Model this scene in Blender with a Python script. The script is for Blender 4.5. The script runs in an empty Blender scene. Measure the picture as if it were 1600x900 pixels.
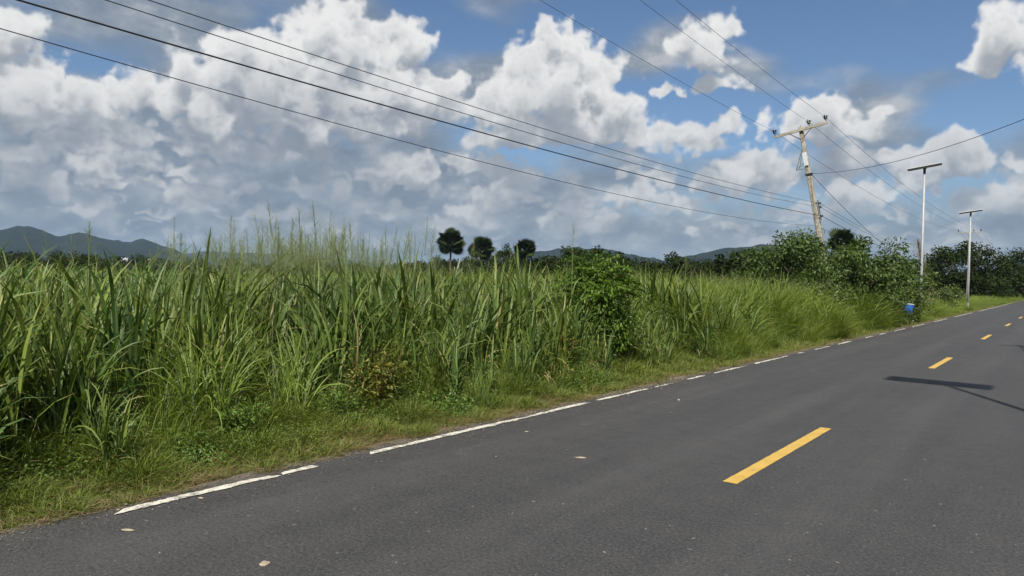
import bpy, bmesh, math, random
import numpy as np
from mathutils import Vector, Matrix, Euler

SC = bpy.context.scene
COL = SC.collection
R = math.radians
rng = np.random.default_rng(11)
random.seed(11)

# ------------------------------------------------------------------ camera
# world: +Y runs along the road, +X to its right, metres; the camera stands at the right road edge
EYE = 1.65
YAW, PITCH, ROLL = R(37.1), R(-0.8), R(1.3)
_r0 = Vector((math.cos(YAW), math.sin(YAW), 0)); _f0 = Vector((-math.sin(YAW), math.cos(YAW), 0)); _z = Vector((0, 0, 1))
_fw = math.cos(PITCH) * _f0 + math.sin(PITCH) * _z
_up = -math.sin(PITCH) * _f0 + math.cos(PITCH) * _z
_R = math.cos(ROLL) * _r0 + math.sin(ROLL) * _up
_U = -math.sin(ROLL) * _r0 + math.cos(ROLL) * _up
cam_d = bpy.data.cameras.new('camera')
cam = bpy.data.objects.new('camera', cam_d); COL.objects.link(cam)
cam_d.sensor_width = 36.0; cam_d.lens = 1150 / 1600 * 36.0
cam_d.clip_start = 0.05; cam_d.clip_end = 60000
M = Matrix((_R, _U, -_fw)).transposed().to_4x4(); M.translation = (0, 0, EYE)
cam.matrix_world = M
SC.camera = cam

# ------------------------------------------------------------------ sun, sky, exposure
SUN_EL = R(50); SUN_DIR = Vector((0.483 * math.cos(SUN_EL), -0.875 * math.cos(SUN_EL), math.sin(SUN_EL))).normalized()
SUN_ROT = math.atan2(SUN_DIR.x, SUN_DIR.y)
sd = bpy.data.lights.new('sun', 'SUN'); sd.energy = 5.0; sd.angle = R(0.53); sd.color = (1.0, 0.95, 0.86)
sun = bpy.data.objects.new('sun', sd); COL.objects.link(sun)
sun.rotation_euler = SUN_DIR.to_track_quat('Z', 'Y').to_euler(); sun.location = (20, -40, 60)
SC.view_settings.view_transform = 'Standard'; SC.view_settings.look = 'None'
SC.view_settings.gamma = 1.0; SC.view_settings.use_curve_mapping = False
SC.view_settings.exposure = 0.74
# render cost limits for dense foliage
SC.cycles.max_bounces = 4; SC.cycles.diffuse_bounces = 2; SC.cycles.glossy_bounces = 2; SC.cycles.transmission_bounces = 2; SC.cycles.volume_bounces = 0
SC.cycles.use_adaptive_sampling = True; SC.cycles.adaptive_threshold = 0.02; SC.cycles.caustics_reflective = False; SC.cycles.caustics_refractive = False

# ------------------------------------------------------------------ helpers: node graphs, meshes, objects
class G:
    """small node-graph writer"""
    def __init__(s, nt): s.nt = nt
    def n(s, t, **kw):
        nd = s.nt.nodes.new(t)
        for k, v in kw.items(): setattr(nd, k, v)
        return nd
    def put(s, sock, v):
        if isinstance(v, bpy.types.NodeSocket): s.nt.links.new(v, sock)
        else: sock.default_value = v
    def m(s, op, a, b=0.0, c=0.0, clamp=False):
        nd = s.n('ShaderNodeMath', operation=op, use_clamp=clamp)
        s.put(nd.inputs[0], a); s.put(nd.inputs[1], b); s.put(nd.inputs[2], c)
        return nd.outputs[0]
    def v(s, op, a, b=(0, 0, 0), c=(0, 0, 0)):
        nd = s.n('ShaderNodeVectorMath', operation=op)
        s.put(nd.inputs[0], a)
        if op == 'SCALE': s.put(nd.inputs['Scale'], b)
        else:
            s.put(nd.inputs[1], b)
            if op == 'MULTIPLY_ADD': s.put(nd.inputs[2], c)
        return nd.outputs['Value'] if op in ('DOT_PRODUCT', 'LENGTH') else nd.outputs['Vector']
    def noise(s, vec, scale, detail=5, rough=.55, dist=0.0, out=0):
        nd = s.n('ShaderNodeTexNoise'); s.put(nd.inputs['Vector'], vec)
        nd.inputs['Scale'].default_value = scale; nd.inputs['Detail'].default_value = detail
        nd.inputs['Roughness'].default_value = rough; nd.inputs['Distortion'].default_value = dist
        return nd.outputs[out]
    def voro(s, vec, scale, feature='F1', out='Distance'):
        nd = s.n('ShaderNodeTexVoronoi', feature=feature); s.put(nd.inputs['Vector'], vec)
        nd.inputs['Scale'].default_value = scale
        return nd.outputs[out]
    def rng(s, x, a, b, c=0.0, d=1.0, kind='SMOOTHSTEP'):
        nd = s.n('ShaderNodeMapRange', interpolation_type=kind)
        s.put(nd.inputs[0], x)
        for i, q in enumerate((a, b, c, d)): s.put(nd.inputs[1 + i], q)
        return nd.outputs[0]
    def mix(s, f, a, b, blend='MIX'):
        nd = s.n('ShaderNodeMix', data_type='RGBA', blend_type=blend)
        s.put(nd.inputs[0], f)
        for i, q in ((6, a), (7, b)): s.put(nd.inputs[i], q if isinstance(q, bpy.types.NodeSocket) else (*q, 1))
        return nd.outputs[2]
    def ramp(s, f, stops):
        nd = s.n('ShaderNodeValToRGB'); s.put(nd.inputs[0], f); cr = nd.color_ramp
        while len(cr.elements) < len(stops): cr.elements.new(.5)
        for e, (p, c) in zip(cr.elements, stops): e.position = p; e.color = (*c, 1)
        return nd.outputs[0]
    def attr(s, name, out='Fac'):
        nd = s.n('ShaderNodeAttribute', attribute_name=name); return nd.outputs[out]
    def pos(s): return s.n('ShaderNodeNewGeometry').outputs['Position']
    def objco(s): return s.n('ShaderNodeTexCoord').outputs['Object']
    def bump(s, h, strength=.3, dist=.01):
        nd = s.n('ShaderNodeBump'); nd.inputs['Strength'].default_value = strength; nd.inputs['Distance'].default_value = dist
        s.put(nd.inputs['Height'], h); return nd.outputs[0]

def new_mat(name):
    m = bpy.data.materials.new(name); m.use_nodes = True; m.node_tree.nodes.clear()
    return m, G(m.node_tree)

def finish(g, color, rough=.6, spec=.5, normal=None, metal=0.0):
    p = g.n('ShaderNodeBsdfPrincipled'); o = g.n('ShaderNodeOutputMaterial')
    g.put(p.inputs['Base Color'], color if isinstance(color, bpy.types.NodeSocket) else (*color, 1))
    g.put(p.inputs['Roughness'], rough); g.put(p.inputs['Specular IOR Level'], spec); g.put(p.inputs['Metallic'], metal)
    if normal is not None: g.put(p.inputs['Normal'], normal)
    g.nt.links.new(p.outputs[0], o.inputs[0]); return p, o

def plain(name, col, rough=.6, spec=.5, metal=0.0, vary=.25, scale=6.0, bump=.0):
    """one-colour material with a little grain and dirt"""
    m, g = new_mat(name); c = g.objco()
    n = g.noise(c, scale, 6, .6)
    f = g.rng(n, .3, .75, 1 - vary, 1 + vary * .5, 'LINEAR')
    colr = g.v('SCALE', col, f)
    finish(g, colr, rough, spec, g.bump(n, bump, .01) if bump else None, metal)
    return m

def leaf_mat(name, dark, light, dry=None, dry_at=.94, transl=.28, rough=.5, spec=.35, base=None, tint=False):
    """foliage: each leaf its own shade, thin enough for some light to pass"""
    m, g = new_mat(name)
    r = g.attr('rnd'); t = g.attr('along')
    ob = g.n('ShaderNodeObjectInfo').outputs['Random']
    f = g.m('FRACT', g.m('ADD', r, g.m('MULTIPLY', ob, .37)))
    patch = g.noise(g.pos(), .7, 3, .5)
    f2 = g.m('ADD', g.m('MULTIPLY', f, .75), g.m('MULTIPLY', g.rng(patch, .3, .7), .25))
    c = g.mix(f2, dark, light)
    if tint: c = g.mix(1.0, c, g.mix(ob, (.74, .88, .90), (1.25, 1.12, .75)), 'MULTIPLY')     # each plant its own green
    if base is not None: c = g.mix(g.rng(t, .0, .35, .7, 0.0), c, base)
    if dry is not None:
        isdry = g.rng(r, dry_at, dry_at + .015)
        tip = g.m('MULTIPLY', g.rng(t, .78, 1.0), g.rng(f, .55, .8))
        c = g.mix(g.m('MAXIMUM', isdry, g.m('MULTIPLY', tip, .75)), c, dry)
    p = g.n('ShaderNodeBsdfPrincipled'); g.put(p.inputs['Base Color'], c); p.inputs['Roughness'].default_value = rough
    p.inputs['Specular IOR Level'].default_value = spec
    tr = g.n('ShaderNodeBsdfTranslucent'); g.put(tr.inputs[0], g.mix(1.0, c, (1.25, 1.3, .55), 'MULTIPLY'))
    mx = g.n('ShaderNodeMixShader'); mx.inputs[0].default_value = transl
    o = g.n('ShaderNodeOutputMaterial')
    g.nt.links.new(p.outputs[0], mx.inputs[1]); g.nt.links.new(tr.outputs[0], mx.inputs[2]); g.nt.links.new(mx.outputs[0], o.inputs[0])
    return m

def np_mesh(name, V, F, mat=None, attrs=None, smooth=False):
    """V (n,3) array, F (m,k) array (all faces of k corners) or a list of such arrays"""
    Fs = F if isinstance(F, list) else [F]
    Fs = [np.asarray(f, np.int32) for f in Fs if len(f)]
    me = bpy.data.meshes.new(name); V = np.asarray(V, np.float32)
    me.vertices.add(len(V)); me.vertices.foreach_set('co', V.ravel())
    loops = np.concatenate([f.ravel() for f in Fs]); tot = np.concatenate([np.full(len(f), f.shape[1], np.int32) for f in Fs])
    start = np.concatenate([[0], np.cumsum(tot)[:-1]]).astype(np.int32)
    me.loops.add(len(loops)); me.loops.foreach_set('vertex_index', loops)
    me.polygons.add(len(tot)); me.polygons.foreach_set('loop_start', start)
    if smooth: me.polygons.foreach_set('use_smooth', np.ones(len(tot), bool))
    for k, a in (attrs or {}).items():
        at = me.attributes.new(k, 'FLOAT', 'POINT'); at.data.foreach_set('value', np.asarray(a, np.float32))
    if mat: me.materials.append(mat)
    me.update(calc_edges=True); return me

def ob(name, mesh, parent=None, loc=(0, 0, 0), rot=(0, 0, 0), scale=(1, 1, 1)):
    o = bpy.data.objects.new(name, mesh); COL.objects.link(o)
    o.location = loc; o.rotation_euler = rot; o.scale = scale
    if parent is not None: o.parent = parent
    return o

def tag(o, label, cat=None, group=None, kind=None):
    o['label'] = label
    if cat: o['category'] = cat
    if group: o['group'] = group
    if kind: o['kind'] = kind
    return o

def thing(name, label, cat, loc=(0, 0, 0), rotz=0.0, group=None):
    o = bpy.data.objects.new(name, None); COL.objects.link(o); o.empty_display_size = .2
    o.location = loc; o.rotation_euler = (0, 0, rotz)
    return tag(o, label, cat, group)

class MB:
    """mesh builder: boxes, tubes, lathes gathered into ONE mesh"""
    def __init__(s): s.V = []; s.F = []
    def add(s, V, F):
        b = len(s.V); s.V += [tuple(v) for v in V]; s.F += [tuple(i + b for i in f) for f in F]; return s
    def box(s, c, d, rot=None, bevel=0.0):
        hx, hy, hz = d[0] / 2, d[1] / 2, d[2] / 2
        V = [Vector((x * hx, y * hy, z * hz)) for x in (-1, 1) for y in (-1, 1) for z in (-1, 1)]
        if rot is not None:
            q = rot if isinstance(rot, Matrix) else Euler(rot).to_matrix(); V = [q @ v for v in V]
        V = [v + Vector(c) for v in V]
        return s.add(V, [(0, 1, 3, 2), (4, 6, 7, 5), (0, 4, 5, 1), (2, 3, 7, 6), (0, 2, 6, 4), (1, 5, 7, 3)])
    def tube(s, pts, rad, n=8, cap=True, twist=0.0):
        pts = [Vector(p) for p in pts]; rad = rad if hasattr(rad, '__len__') else [rad] * len(pts)
        V = []; F = []; prev = None
        for i, p in enumerate(pts):
            d = (pts[min(i + 1, len(pts) - 1)] - pts[max(i - 1, 0)]).normalized()
            if prev is None:
                a = Vector((1, 0, 0)) if abs(d.x) < .9 else Vector((0, 1, 0))
                u = (a - d * a.dot(d)).normalized()
            else: u = (prev - d * prev.dot(d)).normalized()
            prev = u; w = d.cross(u)
            for k in range(n):
                an = 2 * math.pi * k / n + twist
                V.append(p + (u * math.cos(an) + w * math.sin(an)) * rad[i])
        for i in range(len(pts) - 1):
            for k in range(n):
                F.append((i * n + k, i * n + (k + 1) % n, (i + 1) * n + (k + 1) % n, (i + 1) * n + k))
        if cap: F.append(tuple(range(n - 1, -1, -1))); F.append(tuple((len(pts) - 1) * n + k for k in range(n)))
        return s.add(V, F)
    def lathe(s, prof, n=16, c=(0, 0, 0), rot=None):
        V = []; F = []
        for r, z in prof:
            for k in range(n):
                a = 2 * math.pi * k / n; v = Vector((r * math.cos(a), r * math.sin(a), z))
                if rot is not None: v = rot @ v
                V.append(v + Vector(c))
        for i in range(len(prof) - 1):
            for k in range(n): F.append((i * n + k, i * n + (k + 1) % n, (i + 1) * n + (k + 1) % n, (i + 1) * n + k))
        F.append(tuple(range(n - 1, -1, -1))); F.append(tuple((len(prof) - 1) * n + k for k in range(n)))
        return s.add(V, F)
    def mesh(s, name, mat, smooth=False):
        me = bpy.data.meshes.new(name); me.from_pydata(s.V, [], s.F); me.materials.append(mat)
        if smooth: me.polygons.foreach_set('use_smooth', [True] * len(me.polygons))
        me.update(); return me
    def build(s, name, mat, parent=None, smooth=False, **kw):
        return ob(name, s.mesh(name, mat, smooth), parent, **kw)

def hnoise(x, y, seed=0, wl=1.0, octs=4):
    """cheap smooth noise by summed sines, -1..1"""
    rg = np.random.default_rng(seed); v = 0; a = 1.0; tot = 0
    for o in range(octs):
        for k in range(3):
            th = rg.uniform(0, 2 * math.pi); k0 = 2 * math.pi / wl * 2 ** o * rg.uniform(.7, 1.3)
            v = v + a * np.sin((x * math.cos(th) + y * math.sin(th)) * k0 + rg.uniform(0, 6.28))
        tot += a * 1.7; a *= .55
    return v / tot

def scatter(name, protos, pos, rot, scl, idx, label, cat=None):
    """one object of uncountable growth: clump meshes instanced on points by geometry nodes"""
    pc = bpy.data.collections.new(name + '_kinds')
    for i, me in enumerate(protos):
        po = bpy.data.objects.new('%s_kind_%02d' % (name, i), me); pc.objects.link(po)
    me = bpy.data.meshes.new(name); n = len(pos)
    me.vertices.add(n); me.vertices.foreach_set('co', np.asarray(pos, np.float32).ravel())
    a = me.attributes.new('turn', 'FLOAT_VECTOR', 'POINT'); a.data.foreach_set('vector', np.asarray(rot, np.float32).ravel())
    a = me.attributes.new('size', 'FLOAT_VECTOR', 'POINT')
    s3 = np.asarray(scl, np.float32); s3 = np.repeat(s3[:, None], 3, 1) if s3.ndim == 1 else s3
    a.data.foreach_set('vector', s3.ravel())
    a = me.attributes.new('pick', 'INT', 'POINT'); a.data.foreach_set('value', np.asarray(idx, np.int32))
    o = ob(name, me)
    nt = bpy.data.node_groups.new(name + '_scatter', 'GeometryNodeTree')
    nt.interface.new_socket('Geometry', in_out='INPUT', socket_type='NodeSocketGeometry')
    nt.interface.new_socket('Geometry', in_out='OUTPUT', socket_type='NodeSocketGeometry')
    N = nt.nodes.new; gi, go = N('NodeGroupInput'), N('NodeGroupOutput')
    ci = N('GeometryNodeCollectionInfo'); ci.inputs['Collection'].default_value = pc
    ci.inputs['Separate Children'].default_value = True; ci.inputs['Reset Children'].default_value = True
    ip = N('GeometryNodeInstanceOnPoints'); ip.inputs['Pick Instance'].default_value = True
    def named(nm, t):
        x = N('GeometryNodeInputNamedAttribute'); x.data_type = t; x.inputs['Name'].default_value = nm; return x.outputs['Attribute']
    L = nt.links.new
    L(gi.outputs[0], ip.inputs['Points']); L(ci.outputs[0], ip.inputs['Instance'])
    L(named('pick', 'INT'), ip.inputs['Instance Index']); L(named('turn', 'FLOAT_VECTOR'), ip.inputs['Rotation']); L(named('size', 'FLOAT_VECTOR'), ip.inputs['Scale'])
    L(ip.outputs[0], go.inputs[0])
    md = o.modifiers.new('scatter', 'NODES'); md.node_group = nt
    tag(o, label, cat, None, 'stuff'); return o

# leaf blades ---------------------------------------------------------------
def blades(base, phi, th0, bend, length, width, K=6, power=1.4, roll=None, rnd=None, fold=0.0, ret=False):
    """strips that rise at th0 and arch over by bend; returns vertices, quads, attributes"""
    base = np.asarray(base, float); N = len(base)
    t = np.linspace(0, 1, K + 1)
    th = th0[:, None] - bend[:, None] * (t[None, :] ** power)
    dl = (length / K)[:, None]
    thm = (th[:, 1:] + th[:, :-1]) / 2
    hx = np.concatenate([np.zeros((N, 1)), np.cumsum(np.cos(thm) * dl, 1)], 1); hz = np.concatenate([np.zeros((N, 1)), np.cumsum(np.sin(thm) * dl, 1)], 1)
    P = np.stack([base[:, None, 0] + hx * np.cos(phi)[:, None], base[:, None, 1] + hx * np.sin(phi)[:, None], base[:, None, 2] + hz], -1)
    side = np.stack([-np.sin(phi), np.cos(phi), np.zeros(N)], -1)[:, None, :]
    tang = np.stack([np.cos(th) * np.cos(phi)[:, None], np.cos(th) * np.sin(phi)[:, None], np.sin(th)], -1)
    nor = np.cross(np.broadcast_to(side, tang.shape), tang)
    if roll is not None:
        a = (roll[:, None] * (t[None, :] ** .7))[..., None]; side = side * np.cos(a) + nor * np.sin(a)
    w = width[:, None] * np.minimum(1, .55 + t * 3)[None, :] * np.clip((1 - t) ** .62, .02, 1)[None, :] * .5
    if fold:
        V = np.stack([P + side * w[..., None] + nor * (w * fold)[..., None], P, P - side * w[..., None] + nor * (w * fold)[..., None]], 2); c = 3
    else:
        V = np.stack([P + side * w[..., None], P - side * w[..., None]], 2); c = 2
    b = (np.arange(N) * (K + 1) * c)[:, None] + (np.arange(K) * c)[None, :]
    F = np.concatenate([np.stack([b + j, b + j + 1, b + c + j + 1, b + c + j], -1).reshape(-1, 4) for j in range(c - 1)])
    rnd = np.random.default_rng(N).random(N) if rnd is None else rnd
    at = {'rnd': np.repeat(rnd, (K + 1) * c), 'along': np.tile(np.repeat(t, c), N)}
    return V.reshape(-1, 3), F, at

def join(parts):
    """merge (V, F, attrs) triples; F lists all quads"""
    V, F, A, b = [], [], {}, 0
    for v, f, a in parts:
        V.append(v); F.append(np.asarray(f) + b); b += len(v)
        for k in a: A.setdefault(k, []).append(a[k])
    return np.concatenate(V), np.concatenate(F), {k: np.concatenate(q) for k, q in A.items()}

def leaves(C, D, N, length, width, rnd, droop=.25):
    """pointed folded leaves at C along D with face normal N: 5 vertices, 4 triangles each"""
    D = D / np.linalg.norm(D, axis=1, keepdims=True); S = np.cross(D, N); S /= np.linalg.norm(S, axis=1, keepdims=True) + 1e-9
    N = np.cross(S, D); L = length[:, None]; W = width[:, None]
    v0 = C; v1 = C + D * L * .48 + S * W * .5 + N * W * .12; v2 = C + D * L - N * L * droop; v3 = C + D * L * .48 - S * W * .5 + N * W * .12; v4 = C + D * L * .5 - N * L * droop * .25
    V = np.stack([v0, v1, v2, v3, v4], 1).reshape(-1, 3); b = (np.arange(len(C)) * 5)[:, None]
    F = np.concatenate([b + np.array(q) for q in ((0, 4, 1), (1, 4, 2), (0, 3, 4), (3, 2, 4))])
    return V, F, {'rnd': np.repeat(rnd, 5), 'along': np.tile([0, .5, 1, .5, .5], len(C))}
# ------------------------------------------------------------------ clouds: density built from lobes and noise, light marched from the sun through it
LOBES = [  # (bearing from the view heading, elevation, half width, half height, depth), degrees
 # tall tower in the middle
 (3.4,19.0,1.7,1.5,0),(2.0,17.0,2.5,1.9,0),(6.2,16.6,2.6,2.1,.6),(3.6,14.8,4.6,2.4,-.5),(-.4,13.2,3.6,1.4,-.5),(7.4,13.8,2.8,1.7,0),(4.6,17.4,1.7,1.7,-.6),(-1.6,14.4,1.6,1.1,0),(9,12.4,1.7,1.3,0),(0,11.8,3.2,1.2,-.4),(5.4,12.2,4.2,1.3,-.4),
 # great bank on the left
 (-18.6,15.2,4.2,2.8,0),(-12.5,17.6,4.4,2.6,0),(-8.8,17.6,2.9,2.6,.5),(-22.2,14.4,2.4,1.9,0),(-16.0,14.2,5.0,2.6,-.8),(-9.5,14.6,4.5,2.2,-.5),(-5.0,15.0,1.9,1.3,0),(-15.2,17.2,2.4,1.6,-.4),(-21,12.2,3.5,1.9,-.5),(-14,12.0,6.0,1.7,-.5),(-7.8,12.8,3.0,1.4,0),
 # left edge
 (-34.6,15.2,2.5,2.2,0),(-31.4,13.9,1.5,1.3,0),(-26.0,13.0,2.6,1.4,0),(-29.5,12.0,3.4,1.5,0),(-34.5,12.0,4.2,1.8,-.4),(-23.6,12.4,1.9,1.2,0),(-38,13.5,3.5,2.8,0),(-31.5,10.6,4,1.0,0),
 # small hard one
 (-8.2,9.4,1.0,.9,-1.5),(-6.8,9.3,1.0,.8,-1.5),(-7.6,8.7,1.7,.8,-1.5),(-5.7,8.9,.7,.7,-1.5),
 # upper right
 (14.2,18.4,1.7,1.4,0),(16.2,19.0,1.6,1.4,0),(15.2,17.4,2.0,1.0,0),(16.0,15.6,1.5,.7,0),(12.2,15.2,1.0,.5,0),
 # behind the leaning pole
 (22.4,12.9,2.7,1.5,0),(26.8,12.9,1.2,.9,0),(24.2,12.0,3.4,1.1,0),(20.6,12.0,1.6,.9,0),
 # right edge
 (34.8,16.8,2.2,1.9,0),(37.5,15.6,2.8,1.8,0),(33.4,15.6,1.4,1.1,0),(40,15,3,2,0),
 (31.8,10.4,1.3,1.2,0),(31.0,9.0,1.6,1.3,0),(32.6,9.2,1.5,1.1,0),(29.4,7.9,1.9,1.0,0),(27.6,7.5,1.5,.8,0),(34.8,7.2,1.8,1.0,0),(37,6.6,2.4,1.3,0),(33.5,6.4,2.4,.8,0),
 # middle belt
 (13.2,12.0,2.4,1.1,0),(10.2,11.8,1.8,1.0,0),(16.6,12.4,1.4,.9,0),(14.2,11.2,3.2,.8,0),(11.0,8.4,1.4,1.3,0),(9.9,7.4,1.9,1.0,0),(12.4,6.8,1.7,.8,0),(18.0,9.3,2.2,1.3,0),(20.6,9.1,1.8,1.2,0),(15.6,8.6,1.5,1.0,0),(19.4,8.2,2.8,.9,0),(23.8,7.6,1.5,1.0,0),(25.4,6.8,1.8,.8,0),
 (-19.5,9.9,2.3,.9,0),(-16.0,10.0,2.6,.9,0),(-22.6,9.6,2.2,.8,0),(-25.0,10.3,1.2,.6,0),(-14.0,7.4,1.7,.8,0),(-12.8,8.2,1.0,.6,0),(-15.4,7.0,1.6,.6,0),
 (5.0,6.3,1.5,.8,0),(3.4,5.8,1.6,.6,0),(.2,7.4,1.6,.6,0),(-1.8,7.2,1.0,.5,0),(-1.0,6.4,2.0,.6,0),(7.4,6.0,1.4,.6,0),(-9.2,5.8,1.8,.7,0),(-3.4,5.8,1.6,.5,0),
 (-29.0,7.4,1.2,.6,0),(-27.4,6.6,1.0,.5,0),(-32.6,8.6,1.6,.6,0),(-22.2,5.4,1.5,.6,0),(-25.4,7.4,.9,.6,0),(-18.0,5.2,1.6,.5,0),(-31.4,6.4,1.2,.5,0),(-20.4,6.6,1.4,.5,0),(-24,5.2,1.2,.45,0),
]
AZ0, AZ1, EL0, EL1 = -44.0, 44.0, -1.0, 29.0
DEG = 0.06                                              # degrees per map cell

def spectral(n, bands, seed):
    """isotropic tiling noise: list of (wavelength in cells, weight, billow?)"""
    rg = np.random.default_rng(seed)
    k = np.fft.fftfreq(n).astype(np.float32); kz = np.fft.rfftfreq(n).astype(np.float32)
    kr = np.sqrt(k[:, None, None] ** 2 + k[None, :, None] ** 2 + kz[None, None, :] ** 2) + 1e-6
    out = np.zeros((n, n, n), np.float32)
    for wl, w, bil in bands:
        f = np.fft.rfftn(rg.standard_normal((n, n, n), dtype=np.float32))
        f = f * np.exp(-(np.log(kr * wl) / .42) ** 2)
        v = np.fft.irfftn(f, s=(n, n, n)).astype(np.float32); v /= v.std()
        out += w * ((.8 - np.abs(v)) if bil else v)
    return out

def spectral2(ny, nx, wl0, octaves, gain, seed, ystretch, wrap=False):
    rg = np.random.default_rng(seed); my, mx = ny * 2, nx if wrap else int(nx * 1.1)
    f0 = np.fft.rfft2(rg.standard_normal((my, mx)))
    kr = np.hypot(np.fft.fftfreq(my)[:, None] / ystretch, np.fft.rfftfreq(mx)[None, :]) + 1e-9
    amp = sum(gain ** o * np.exp(-(np.log(kr * wl0 / 2 ** o) / .5) ** 2) * (wl0 / 2 ** o) for o in range(octaves))
    v = np.fft.irfft2(f0 * amp, s=(my, mx))[:ny, :nx]
    return (.5 + .17 * (v - v.mean()) / v.std()).astype(np.float32)

def sstep(x, a, b):
    t = np.clip((x - a) / (b - a), 0, 1); return t * t * (3 - 2 * t)

def shift(a, dy, dx):
    """a map moved down by a fraction of cells (light coming from above)"""
    iy, fy = int(math.floor(dy)), dy - math.floor(dy)
    b = np.zeros_like(a)
    b[:-iy - 1] = a[iy:-1] * (1 - fy) + a[iy + 1:] * fy
    return np.roll(b, dx, axis=1) if dx else b

def cloud_map():
    nx, ny = int((AZ1 - AZ0) / DEG), int((EL1 - EL0) / DEG)
    az = (AZ0 + (np.arange(nx) + .5) * DEG).astype(np.float32); el = (EL0 + (np.arange(ny) + .5) * DEG).astype(np.float32)
    lobes = list(LOBES)
    rg = np.random.default_rng(5)
    for k in range(150):                                 # scattered small far clouds low down
        e = rg.uniform(2.4, 9.0) + 1.1; w = rg.uniform(.5, 1.7) * (.5 + e * .07)
        lobes.append((rg.uniform(-42, 42), e, w, w * rg.uniform(.38, .62), rg.uniform(-.5, 2)))
    for k in range(90):
        w = rg.uniform(.35, .9); lobes.append((rg.uniform(-42, 42), rg.uniform(2.0, 5.2) + 1.1, w, w * rg.uniform(.35, .55), rg.uniform(-.5, 2)))
    NZ = 28; z0, z1 = -3.9, 3.9; dz = (z1 - z0) / NZ
    N = 160
    vol = spectral(N, [(62, .46, False), (34, .40, True), (18, .27, True), (9, .16, True), (4.5, .085, True)], 9)
    # the noise volume is cut along a skewed plane so that its repeats never line up
    ia = (np.arange(nx) * .83).astype(np.float32)[None, :]; ib = (np.arange(nx) * .51).astype(np.float32)[None, :]
    ja = (np.arange(ny) * .97).astype(np.float32)[:, None]; jb = (np.arange(ny) * .27).astype(np.float32)[:, None]
    wx = spectral2(ny, nx, 4.0 / DEG, 4, .42, 31, 1.0) - .5; wy = spectral2(ny, nx, 3.5 / DEG, 4, .42, 32, 1.0) - .5
    X = az[None, :] + .8 + wx * 2.8; Y = el[:, None] + 1.1 + wy * 1.7
    T = np.ones((ny, nx), np.float32); tau_s = np.zeros((ny, nx), np.float32); S = np.zeros((ny, nx), np.float32); A = np.zeros((ny, nx), np.float32)
    pad = 1.6
    hi = np.interp(el, [3, 10, 14], [1.05, .88, .78]).astype(np.float32)[:, None]; lo = np.interp(el, [3, 10, 14], [-.12, -.10, -.08]).astype(np.float32)[:, None]
    for k in range(NZ):
        z = z0 + (k + .5) * dz
        F = np.full((ny, nx), -2.0, np.float32)
        for (cx, cy, rx, ry, cz) in lobes:
            rz = min(rx, ry * 1.7) * 1.05
            if abs(z - cz) > rz * 1.7: continue
            i0, i1 = np.searchsorted(az, (cx - rx * 1.6 - pad, cx + rx * 1.6 + pad)); j0, j1 = np.searchsorted(el, (cy - ry * 1.5 - pad, cy + ry * 1.6 + pad))
            if i1 <= i0 or j1 <= j0: continue
            qy = (Y[j0:j1, i0:i1] - cy) / ry; qy = np.where(qy < 0, qy * 1.4, qy)
            L = 1 - np.sqrt(((X[j0:j1, i0:i1] - cx) / rx) ** 2 + qy ** 2 + ((z - cz) / rz) ** 2)
            L *= min(1.15, .55 + .42 * ry)
            F[j0:j1, i0:i1] = np.maximum(F[j0:j1, i0:i1], L)
        zc = z / DEG
        idx = ((ia + jb + zc * .2).astype(np.int32) % N, (ja - .31 * ib + .35 * zc + 400).astype(np.int32) % N, (ib + zc * .9 + 500).astype(np.int32) % N)
        dens = F + vol[idx] * .42 + .06
        dens = np.where(F > -1.2, sstep(dens, lo, hi), 0)
        tau_s = shift(tau_s * .90, dz * 3.3 / DEG, 1) + dens * dz * 2.8        # sun high behind the viewer's left shoulder
        a = 1 - np.exp(-dens * dz * 3.6)
        cs = np.cumsum(dens[::-1], axis=0)[::-1]; w = int(3.0 / DEG); cw = cs - dens; cw[:-w] -= cs[w:]; tau_v = cw * DEG            # cloud overhead dims the bases
        # orders of scattering
        L = .66 * np.exp(-tau_s) + .36 * np.exp(-tau_s * .28) + .18 * np.exp(-tau_s * .06)
        L *= .40 + .60 * np.exp(-np.maximum(tau_v - .35, 0) * .60)
        S += T * a * L; A += T * a
        T *= 1 - a
    return az, el, S / np.maximum(A, 1e-4), A

def sheet_map(az, el, seed=21):
    """soft grey sheet cloud: cover and brightness"""
    ny, nx = len(el), len(az); deg = float(az[1] - az[0])
    return spectral2(ny, nx, 20 / deg, 6, .36, seed, 2.4), spectral2(ny, nx, 8 / deg, 6, .58, seed + 1, 1.9)
def lerp_ramp(x, stops):
    xs = [s[0] for s in stops]
    return np.stack([np.interp(x, xs, [s[1][i] for s in stops]) for i in range(3)], -1)

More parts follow.
